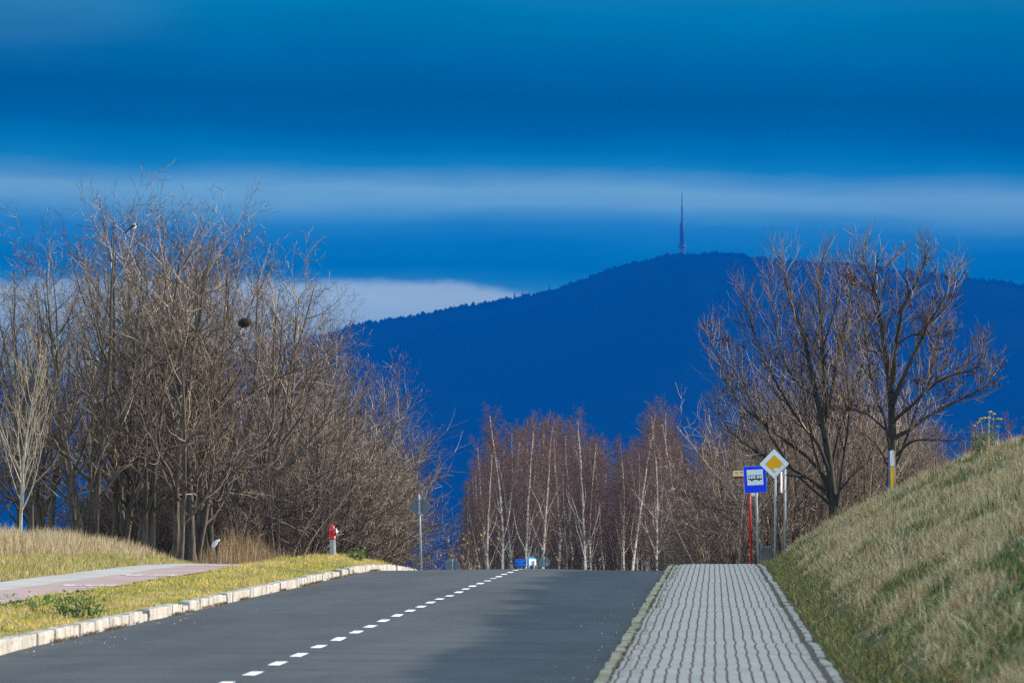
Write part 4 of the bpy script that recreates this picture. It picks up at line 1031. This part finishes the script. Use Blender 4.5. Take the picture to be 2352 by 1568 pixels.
weed(2262, 128.5, 700, 0.34, 0.62, [(0.09, 0.13, 0.04), (0.14, 0.17, 0.05), (.2, .2, .06)], 'green weed under the yellow tansy on the bank', size=.035)
# tansy with flat yellow heads
rng = random.Random(8); y = 128; x = (2265 - U0) * y / F; z = gz1(x, y); root = empty('tansy', (x, y, z)); polys = []; TH = []; lp = []
for dxp, vtop, wd in ((-28, 978, .07), (-22, 972, .06), (-14, 962, .09), (-6, 960, .12), (3, 960, .10), (8, 946, .10), (14, 963, .06), (16, 951, .08), (24, 962, .07), (30, 963, .09), (-18, 968, .05)):
    H = EYE - (vtop - V0) * y / F - z; top_ = Vector((dxp * y / F, rng.gauss(0, .15), H)); st = Vector((dxp * y / F * .4, 0, -.05))
    polys.append(([st, st.lerp(top_, .5) + rv(rng) * .02, top_], [.006, .005, .003]))
    bm = bmesh.new(); vs_ = lathe(bm, [(wd * .2, -.012), (wd * .40, -.005), (wd * .44, .006), (wd * .3, .015), (wd * .08, .016)], 14, Matrix.Translation(top_))
    for v in vs_: v.co.z += rng.uniform(-.008, .008)
    hd_ = link('flower_head', bm_mesh('flower_head', bm), None, root); TH.append(hd_)
    for _ in range(5):
        p_ = top_ + Vector((rng.uniform(-wd, wd), rng.uniform(-wd, wd), rng.uniform(-.01, .01)))
        polys.append(([top_ - UP * .06, p_], [.003, .002]))
    for _ in range(16): lp.append(st.lerp(top_, rng.uniform(.2, .85)) + rv(rng) * .04)
link('stems', tubes('stems', polys, 4), M['shrub'], root); link('leaves', leafquads('leaves', lp, .04, rng, [(.10, .15, .05), (.16, .19, .06)]), M['leafy'], root)
TM = simple('tansy_yellow', (.62, .42, .015), (.42, .27, .02), 30, .7)
for o in TH: o.data.materials.append(TM)
tag(root, 'tansy plant with flat yellow flower heads on the crest of the bank', 'plant')

# ------------------------------------------------------------------ signs and street furniture
def pole_bm(h, r, n=14): b = bmesh.new(); lathe(b, [(r, -0.4), (r, h), (r * .6, h + r * .5)], n); return b
# bus stop sign
y = 131.0; c = P(1734.2, 1100.3, y); x = (1742.5 - U0) * y / F; zg = gz1(0.9, y); t = empty('bus_stop_sign', (x, y, zg))
tag(t, 'blue bus stop sign with a black bus on white, leaning slightly left', 'road sign')
TL = R(-2.0); t.rotation_euler = (0, TL, 0); hz = c.z - zg
part('pole', pole_bm(hz + 0.30, 0.026), M['steel'], t, True)
cxl = (c.x - x) / math.cos(TL) - math.tan(TL) * hz
W, H = 0.505, 0.605; T0 = Matrix.Translation((cxl, -0.045, hz)) @ Matrix.Rotation(R(-0.9), 4, 'Y')
bm = bmesh.new(); plate(bm, rounded(-W / 2, W / 2, -H / 2, H / 2, .03), .012, T0); pn = part('panel', bm, M['sign_blue'], t)
bm = bmesh.new(); fr = rounded(-W / 2 - .008, W / 2 + .008, -H / 2 - .008, H / 2 + .008, .036); plate(bm, fr, .010, T0 @ Matrix.Translation((0, .004, 0))); part('rim', bm, M['rim_blue'], t)
WF = T0 @ Matrix.Translation((.0, -.003, .045)); bm = bmesh.new(); plate(bm, [(-.185, -.175), (.185, -.175), (.185, .18), (-.185, .18)], .002, WF); part('white_field', bm, M['sign_white'], t)
bm = bmesh.new(); PF = WF @ Matrix.Translation((0, -.003, 0)); PFR = PF @ Matrix.Translation((0, .0012, 0))
def bar(b, x0, x1, z0, z1, Mx, th=.0015): plate(b, [(x0, z0), (x1, z0), (x1, z1), (x0, z1)], th, Mx)
plate(bm, [(-.160, -.052), (.165, -.052), (.165, -.026), (.160, -.0245), (-.160, -.0245)], .0015, PF)          # lower body
bar(bm, -.160, .148, .042, .053, PF)                                                      # roof line
for xa in (-.160, -.108, -.050, .008, .024, .040, .100): bar(bm, xa, xa + .0095, -.024, .0415, PF)
plate(bm, [(.1485, .053), (.1485, .0425), (.157, -.024), (.165, -.024)], .0015, PF)
for xa in (-.075, .085):
    plate(bm, [(xa + .027 * math.cos(R(a)), -.0525 + .027 * math.sin(R(a))) for a in range(180, 361, 20)], .0015, PF)
part('bus_symbol', bm, M['black'], t)
bm = bmesh.new()
for zc in (-.2, .2): box(bm, -.05, .05, -.03, .05, hz + zc - .02, hz + zc + .02, .004)
part('clamp', bm, M['steel'], t)

# priority road sign
y = 127.0; c = P(1778, 1065, y); x = (1780 - U0) * y / F; zg = gz1(x, y); t = empty('priority_sign', (x, y, zg))
tag(t, 'white diamond priority road sign with an amber centre and torn stickers on its lower edge', 'road sign')
hz = c.z - zg; part('pole', pole_bm(hz + .2, .026), M['steel'], t, True)
dia = lambda s: [(0, -s), (s, 0), (0, s), (-s, 0)]
def rdia(s, r, k_=4):
    pts = []
    for a0 in (270, 0, 90, 180):
        cx, cz = (s - r * 1.414) * math.cos(R(a0)), (s - r * 1.414) * math.sin(R(a0))
        for i in range(k_ + 1):
            a = R(a0 - 45 + 90 * i / k_); pts.append((cx + r * math.cos(a), cz + r * math.sin(a)))
    return pts
S_ = .332; T0 = Matrix.Translation((c.x - x, -.045, hz)) @ Matrix.Rotation(R(-1.0), 4, 'Y')
bm = bmesh.new(); plate(bm, rdia(S_, .022), .012, T0); part('panel', bm, M['sign_white'], t)
bm = bmesh.new(); plate(bm, rdia(S_ + .006, .024), .014, T0 @ Matrix.Translation((0, .003, 0))); part('rim', bm, M['back'], t)
bm = bmesh.new(); plate(bm, dia(.208), .002, T0 @ Matrix.Translation((0, -.0025, 0))); part('amber_border', bm, M['grey_print'], t)
bm = bmesh.new(); plate(bm, dia(.203), .002, T0 @ Matrix.Translation((0, -.0045, 0))); part('amber_field', bm, M['sign_yellow'], t)
bm = bmesh.new(); plate(bm, [(-.01, -.155), (.05, -.165), (.095, -.125), (.09, -.10), (.02, -.095), (-.008, -.10)], .002, T0 @ Matrix.Translation((0, -.0068, 0))); part('sticker', bm, M['sign_white'], t, )
bm = bmesh.new(); rs = random.Random(5)
for i in range(26):
    f = i / 26; px, pz = .01 + .20 * f + rs.uniform(-.02, .02), -.285 + .155 * f + rs.uniform(-.02, .025)
    plate(bm, [(px, pz), (px + rs.uniform(.01, .022), pz + rs.uniform(-.004, .012)), (px + rs.uniform(.004, .02), pz + rs.uniform(.008, .02))], .0015, T0 @ Matrix.Translation((0, -.003 - .0001 * i, 0)))
part('torn_sticker', bm, M['grey_print'], t)
bm = bmesh.new(); rs = random.Random(6)
for i in range(16):
    f = i / 16; px, pz = .015 + .185 * f + rs.uniform(-.012, .012), -.275 + .15 * f + rs.uniform(-.012, .02)
    bar(bm, px, px + rs.uniform(.008, .02), pz, pz + rs.uniform(.003, .007), T0 @ Matrix.Translation((0, -.0058 - .0001 * i, 0)) @ Matrix.Rotation(R(rs.uniform(-50, 20)), 4, 'Y'))
part('scribble', bm, M['black'], t)
bm = bmesh.new()
for zc in (-.15, .12): box(bm, -.045, .045, -.03, .045, hz + zc - .018, hz + zc + .018, .004)
part('clamp', bm, M['steel'], t)

# sign seen edge-on
y = 134.0; x = (1802.5 - U0) * y / F; zg = gz1(x, y); top_ = EYE - (1078 - V0) * y / F; t = empty('traffic_sign', (x, y, zg))
tag(t, 'steel sign post right of the priority sign, its panel turned edge-on', 'road sign')
h_ = top_ - zg; part('pole', pole_bm(h_, .026), M['steel'], t, True)
bm = bmesh.new(); T0 = Matrix.Translation((-.075, -.02, h_ - .30)) @ Matrix.Rotation(R(86), 4, 'Z'); plate(bm, rounded(-.24, .24, -.245, .245, .03), .022, T0); part('panel', bm, M['sign_white'], t)
bm = bmesh.new()
for zc in (h_ - .12, h_ - .5): box(bm, -.075, .04, -.035, .035, zc - .018, zc + .018, .004)
part('clamp', bm, M['steel'], t)

# red bus stop post with name board
y = 132.6; x = (1725 - U0) * y / F; zg = gz1(0.6, y) + .08; t = empty('bus_stop_post', (x, y, zg)); t.rotation_euler = (0, R(-1.2), 0)
tag(t, 'red bus stop post with a cream name board half hidden by the blue sign', 'bus stop post')
ztop = EYE - (1080 - V0) * y / F - zg; part('pole', pole_bm(ztop - .05, .026, 12), M['red'], t, True)
bx0 = (1685 - 1722) * y / F; bx1 = bx0 + .66; zb = EYE - (1093 - V0) * y / F - zg
bm = bmesh.new(); box(bm, bx0, bx1, -.03, -.005, zb, ztop, .006); nb_ = part('name_board', bm, M['cream'], t)
bm = bmesh.new(); box(bm, bx0, bx1, -.036, -.001, zb - .045, zb - .002, .004); part('red_strip', bm, M['dark_red'], t)
cu = bpy.data.curves.new('txt', 'FONT'); cu.body = 'UL. W. AND'; cu.size = .070; cu.extrude = .001; cu.align_x = 'LEFT'
to = bpy.data.objects.new('txt', cu); COL.objects.link(to); bpy.context.view_layer.update(); me = bpy.data.meshes.new_from_object(to); me.name = 'lettering'; bpy.data.objects.remove(to)
me.materials.clear(); lt = link('lettering', me, M['black'], nb_); lt.rotation_euler = (R(90), 0, 0); lt.location = (bx0 + .045, -.032, zb + .062)
bm = bmesh.new(); box(bm, .02, .20, -.03, -.012, hz_ := (EYE - (1139.5 - V0) * y / F - zg), hz_ + .30, .004); part('timetable_panel', bm, M['cream'], t)
bm = bmesh.new(); box(bm, .045, .175, -.033, -.0305, hz_ + .03, hz_ + .27, 0); part('timetable_sheet', bm, M['sign_white'], t)

# grey concrete block behind the bus sign post
y = 134; c = P(1757, 1254, y); t0 = bmesh.new(); box(t0, -.12, .16, -.2, .2, -.6, 0, .02); o = link('concrete_block', bm_mesh('concrete_block', t0), M['dark_concrete']); o.location = c
tag(o, 'dark weathered concrete block half buried in the bank beside the bus sign post', 'concrete block')

# white and yellow marker by the tree
y = 132.0; c = P(2047, 1033, y); zg = gz1(c.x, y) - .1; t = empty('marker_post', (c.x, y, zg)); h_ = c.z - zg
tag(t, 'white and yellow plastic marker post standing in front of the dark tree on the bank', 'marker post')
w0, w1 = .062, .066
def prism(b, pts, z0, z1, s0=1, s1=1):
    a = [b.verts.new((px * s0, py * s0, z0)) for px, py in pts]; c_ = [b.verts.new((px * s1, py * s1, z1)) for px, py in pts]; n_ = len(pts)
    b.faces.new(a[::-1]); b.faces.new(c_)
    for i in range(n_): b.faces.new((a[i], a[(i + 1) % n_], c_[(i + 1) % n_], c_[i]))
    bmesh.ops.recalc_face_normals(b, faces=b.faces[:])
bm = bmesh.new(); prism(bm, [(-.085, .02), (-.042, -.03), (-.042, .05), (-.085, .05)], 0, h_ - .015); part('left_flank', bm, M['marker_blue'], t)
bm = bmesh.new(); prism(bm, [(.052, -.028), (.095, .02), (.095, .05), (.052, .05)], 0, h_ * .98, 1, .86); part('right_flank', bm, M['marker_brown'], t)
zs = h_ * 0.0 + (EYE - (1071 - V0) * y / F - zg)
bm = bmesh.new(); plate(bm, [(-.040, zs + .012), (.050, zs + .012), (.046, h_ - .1), (.036, h_), (-.038, h_ - .02)], .03, Matrix.Translation((0, -.032, 0))); part('white_panel', bm, M['sign_white'], t)
bm = bmesh.new(); plate(bm, [(-.016, 0.0), (.028, 0.0), (.050, zs - .006), (-.041, zs - .006)], .03, Matrix.Translation((0, -.032, 0))); part('yellow_panel', bm, M['marker_yellow'], t)
bm = bmesh.new(); plate(bm, [(-.041, zs - .005), (.050, zs - .005), (.050, zs + .010), (-.041, zs + .010)], .032, Matrix.Translation((0, -.034, 0)))
for i in range(10):
    f0, f1 = i / 10, (i + 1) / 10; q = lambda f: (-.036 + .066 * f ** .7, zs + .02 + (h_ - zs - .06) * f)
    (xa, za), (xb, zb_) = q(f0), q(f1); plate(bm, [(xa, za), (xa + .006, za), (xb + .006, zb_), (xb, zb_)], .002, Matrix.Translation((0, -.0345, 0)))
part('red_line', bm, M['red'], t)
bm = bmesh.new(); rs = random.Random(9)
for i in range(9): zc = zg * 0 + .17 + .022 * i; bar(bm, -.012 + rs.uniform(-.004, .004), .004 + rs.uniform(0, .028), zc, zc + .008, Matrix.Translation((0, -.0345, 0)))
part('printed_lines', bm, M['black'], t)

# hydrant
y = 122.0; x = (764 - U0) * y / F; zg = gz1(x, y); zt = EYE - (1203.5 - V0) * y / F - zg; t = empty('fire_hydrant', (x, y, zg)); t.rotation_euler = (0, R(-1.5), 0)
tag(t, 'red-headed fire hydrant on a grey pillar at the end of the verge', 'fire hydrant')
k = zt / .80; Z = lambda z: z * k
bm = bmesh.new(); lathe(bm, [(.080, -.1), (.080, Z(.03)), (.064, Z(.035)), (.064, Z(.44))], 20); part('pillar', bm, M['hydrant_post'], t, True)
bm = bmesh.new(); lathe(bm, [(.062, Z(.435)), (.072, Z(.45)), (.074, Z(.47)), (.068, Z(.49)), (.072, Z(.56)), (.074, Z(.62)), (.072, Z(.68)), (.060, Z(.705)), (.050, Z(.71)), (.052, Z(.72)), (.046, Z(.755)), (.028, Z(.775)), (.018, Z(.80)), (.010, Z(.803))], 22); hd = part('head', bm, M['red'], t, True)
bm = bmesh.new(); lathe(bm, [(.052, 0), (.056, .03), (.056, .05), (.046, .056), (.040, .048), (.014, .048), (.012, .062)], 20, Matrix.Translation((0, -.055, Z(.595))) @ Matrix.Rotation(R(90), 4, 'X')); part('front_cap', bm, M['red'], hd, True)
bm = bmesh.new(); lathe(bm, [(.030, 0), (.030, .012), (.078, .014), (.078, .034), (.052, .042), (.016, .044), (.014, .068)], 20, Matrix.Translation((.062, 0, Z(.62))) @ Matrix.Rotation(R(90), 4, 'Y')); part('side_cap', bm, M['alu'], hd, True)
bm = bmesh.new()
for a in range(6): lathe(bm, [(.007, 0), (.007, .012)], 6, Matrix.Translation((.07 * math.cos(a * 1.047), .07 * math.sin(a * 1.047), Z(.47))))
part('bolts', bm, M['dark_red'], hd)

# grey sign backs
def back_sign(name, u, vc, y, shape, size, label, ub=None):
    c = P(u, vc, y); x0 = ((ub or u) - U0) * y / F; zg = gz1(x0, y); t = empty(name, (x0, y, zg)); tag(t, label, 'road sign'); hz = c.z - zg
    tl = math.atan2(c.x - x0, hz); t.rotation_euler = (0, tl, 0)
    extra = size * (.96 if shape == 'd' else .93)
    part('pole', pole_bm(hz + extra, .024), M['steel'], t, True); bm = bmesh.new(); T0 = Matrix.Translation((0, .034, hz))
    plate(bm, rdia(size, .02) if shape == 'd' else [(size * math.cos(R(a)), size * math.sin(R(a))) for a in range(0, 360, 10)], .012, T0); part('panel', bm, M['back'], t)
    bm = bmesh.new(); o_ = rdia(size, .02) if shape == 'd' else [(size * math.cos(R(a)), size * math.sin(R(a))) for a in range(0, 360, 10)]
    i_ = [(px * .955, pz * .955) for px, pz in o_]; n_ = len(o_)
    for i in range(n_):
        q = [(o_[i], 0.), (o_[(i + 1) % n_], 0.), (i_[(i + 1) % n_], 0.), (i_[i], 0.)]
        f_ = [bm.verts.new((p_[0], .030, hz + p_[1])) for p_, _ in q]; b_ = [bm.verts.new((p_[0], .0336, hz + p_[1])) for p_, _ in q]
        bm.faces.new(f_); 
        for a, b in ((0, 1), (1, 2), (2, 3), (3, 0)): bm.faces.new((f_[a], b_[a], b_[b], f_[b]))
    part('rim', bm, M['steel'], t)
    for zc in (size * .55, -size * .55):
        bm = bmesh.new(); box(bm, -.05, .05, -.036, .033, hz + zc - .02, hz + zc + .02, .004); part('clamp', bm, M['steel'], t)
    return t, hz
t, hz = back_sign('diamond_sign', 963, 1163, 138, 'd', .30, 'grey back of a diamond road sign on a slim post left of the road', 968)
bm = bmesh.new(); box(bm, .03, .06, .0, .03, hz - .23, hz - .185, .005); part('sticker', bm, M['cream'], t)
t, hz = back_sign('round_sign', 1039.5, 1299, 226, 'r', .283, 'larger grey back of a round road sign, half sunk behind the road crest')
bm = bmesh.new(); box(bm, .06, .14, .02, .03, hz - .25, hz - .20, .004); part('sticker', bm, M['cream'], t)
t, hz = back_sign('round_sign', 1249.5, 1290, 330, 'r', .30, 'smaller grey back of a round road sign right of the blue board')
bm = bmesh.new(); box(bm, .12, .21, .02, .03, hz - .16, hz - .11, .004); part('sticker', bm, M['cream'], t)

# blue board over the crest
y = 322.0; c = P(1209, 1291, y); zg = gz1(c.x, y); t = empty('direction_board', (c.x, y, zg)); hz = c.z - zg; q = y / F
tag(t, 'blue roadside board with a bright white end panel, showing above the road crest', 'sign board')
bm = bmesh.new(); box(bm, -21.5 * q, 4.6 * q, 0, .12, hz - 9.6 * q, hz + 8 * q, .03, Matrix.Translation((0, 0, 0)) @ Matrix.Rotation(R(-2.0), 4, 'Y')); bl = part('blue_panel', bm, M['board_blue'], t)
bm = bmesh.new()
for za, zb_, xa, xb in ((1.8, 4.4, -19, 3.8), (-6.6, -4.0, -13, 3.8), (-1.6, .2, -12, -3)): box(bm, xa * q, xb * q, -.012, -.001, hz + za * q, hz + zb_ * q, 0, Matrix.Rotation(R(-2.0), 4, 'Y'))
part('pale_bands', bm, M['board_mid'], bl)
bm = bmesh.new(); EW = Matrix.Translation((5.0 * q, -.02, hz)) @ Matrix.Rotation(R(42), 4, 'Z') @ Matrix.Diagonal((1.33, 1, 1, 1)); plate(bm, [(0, -9.0 * q), (17.8 * q, -8.0 * q), (17.4 * q, 8.5 * q), (12 * q, 11.6 * q), (5 * q, 12.4 * q), (0, 10 * q)], .10, EW); ep = part('end_panel', bm, M['board_mid'], t)
bm = bmesh.new(); plate(bm, [(1.0 * q, -6.2 * q), (16.8 * q, -6.0 * q), (16.2 * q, 6.8 * q), (1.0 * q, 8.2 * q)], .012, EW @ Matrix.Translation((0, -.014, 0))); part('white_field', bm, M['sign_white'], ep)
for xp in (-17.5, -12.8, 17.0):
    bm = bmesh.new(); lathe(bm, [(.055, -.4), (.055, hz + 4 * q)], 10, Matrix.Translation((xp * q, .19, 0))); part('post', bm, M['concrete'], t, True)

# plastic bag caught in the stalks
bm = bmesh.new(); bmesh.ops.create_icosphere(bm, subdivisions=3, radius=1.0); rs = random.Random(3)
for v in bm.verts:
    c0 = v.co.copy(); n_ = math.sin(c0.x * 5 + 1) * math.sin(c0.y * 6) * math.cos(c0.z * 5 + 2)
    v.co = Vector((c0.x * .055 + .05 * c0.z + .06 * max(0, c0.z) ** 2 * (1 if c0.x > 0 else .4), c0.y * .05, c0.z * .10)) * (1 + .22 * n_)
o = link('plastic_bag', bm_mesh('plastic_bag', bm, True), M['bag']); o.location = P(491, 1249, 130.5); tag(o, 'crumpled white plastic bag caught among the rust-brown stalks', 'plastic bag')

# bird and nest sit on real twigs
def nearest(u, v):
    best = min(TWPTS, key=lambda p: (p.x * F / p.y + U0 - u) ** 2 + ((EYE - p.z) * F / p.y + V0 - v) ** 2 + (p.y - 125) * 14); return best
def bird_fn(t, b):
    s = t.node('ShaderNodeSeparateXYZ'); t.l.new(obj(t), s.inputs[0])
    belly = t.math('MULTIPLY', t.smooth(s.outputs[2], .035, .02, 0.0, 1.0), t.smooth(s.outputs[0], -.07, -.05))
    belly = t.math('MULTIPLY', belly, t.smooth(s.outputs[0], .085, .07, 0.0, 1.0)); sh = t.math('MULTIPLY', t.smooth(s.outputs[2], .045, .052), t.math('MULTIPLY', t.smooth(s.outputs[0], .0, .015), t.smooth(s.outputs[0], .075, .06, 0., 1.)))
    t.put(b.inputs['Base Color'], t.mix(t.math('MAXIMUM', belly, sh), (.012, .016, .028), (.78, .76, .70))); b.inputs['Roughness'].default_value = .45
pb = nearest(308, 522); root = empty('magpie', pb + Vector((0, 0, .055))); tag(root, 'black and white magpie perched high in the bare thicket', 'bird')
bm = bmesh.new(); prof_b = [(-.10, .006, .0), (-.085, .035, .0), (-.04, .066, .002), (.02, .075, .012), (.065, .055, .04), (.09, .038, .062), (.115, .040, .075), (.14, .030, .078), (.155, .010, .074), (.185, .003, .068)]
rings = []
for px, r_, cz in prof_b: rings.append([bm.verts.new((px, r_ * .9 * math.cos(a * math.pi / 6), cz + r_ * math.sin(a * math.pi / 6))) for a in range(12)])
for a, b in zip(rings, rings[1:]):
    for i in range(12): bm.faces.new((a[i], a[(i + 1) % 12], b[(i + 1) % 12], b[i]))
bm.faces.new(rings[0]); bm.faces.new(rings[-1][::-1]); bmesh.ops.recalc_face_normals(bm, faces=bm.faces[:])
M['bird'] = mat('magpie_plumage', bird_fn); part('body', bm, M['bird'], root, True)
bm = bmesh.new(); plate(bm, [(-.08, .02), (-.07, -.02), (-.20, -.115), (-.27, -.15), (-.26, -.11)], .03, Matrix.Translation((0, -.015, 0))); part('tail', bm, M['black'], root)
for s in (-1, 1):
    bm = bmesh.new(); plate(bm, [(.06, .045), (.02, .06), (-.06, .035), (-.15, -.03), (-.13, -.045), (-.03, -.012), (.05, .015)], .012, Matrix.Translation((0, s * .062 - .006, 0))); part('wing', bm, M['black'], root)
    bm = bmesh.new(); lathe(bm, [(.006, -.062), (.007, -.10 + .06)], 6, Matrix.Translation((.0, s * .02, 0))); part('leg', bm, M['black'], root)
root.rotation_euler = (0, R(-8), R(12)); root.scale = (.85, .85, .85); root.location = pb + Vector((0, -.05, .045))
pn_ = nearest(563, 741); rs = random.Random(2); polys = []
for i in range(420):
    d = rv(rs).normalized(); d.z *= .8; p0 = Vector((d.x * 1.1, d.y, d.z * (.8 if d.x > 0 else 1.15))) * rs.uniform(.02, .15) ** 1.0; tn = d.cross(rv(rs)).normalized(); L = rs.uniform(.06, .30)
    polys.append(([p0 - tn * L * .5, p0 + d * .01, p0 + tn * L * .5], [.004, .006, .003]))
root = empty('bird_nest', pn_); root.scale = (.95, .95, .82); link('twig_ball', tubes('twig_ball', polys, 3), M['nest'], root)
tag(root, 'dark round bird nest of twigs in the bare thicket', 'nest')

# ------------------------------------------------------------------ haze
bm = bmesh.new(); box(bm, -7050, 7050, -45, 13850, -170, 660)
hz_o = link('haze', bm_mesh('haze', bm)); m = bpy.data.materials.new('haze'); m.use_nodes = True; hn = NT(m.node_tree); hn.n.clear()
pv = hn.node('ShaderNodeVolumePrincipled'); pv.inputs['Color'].default_value = HAZE_COLOR + (1,); pv.inputs['Density'].default_value = HAZE_DENSITY; pv.inputs['Anisotropy'].default_value = 0.0
ho = hn.node('ShaderNodeOutputMaterial'); hn.l.new(pv.outputs[0], ho.inputs['Volume']); hz_o.data.materials.append(m); tag(hz_o, kind='stuff')
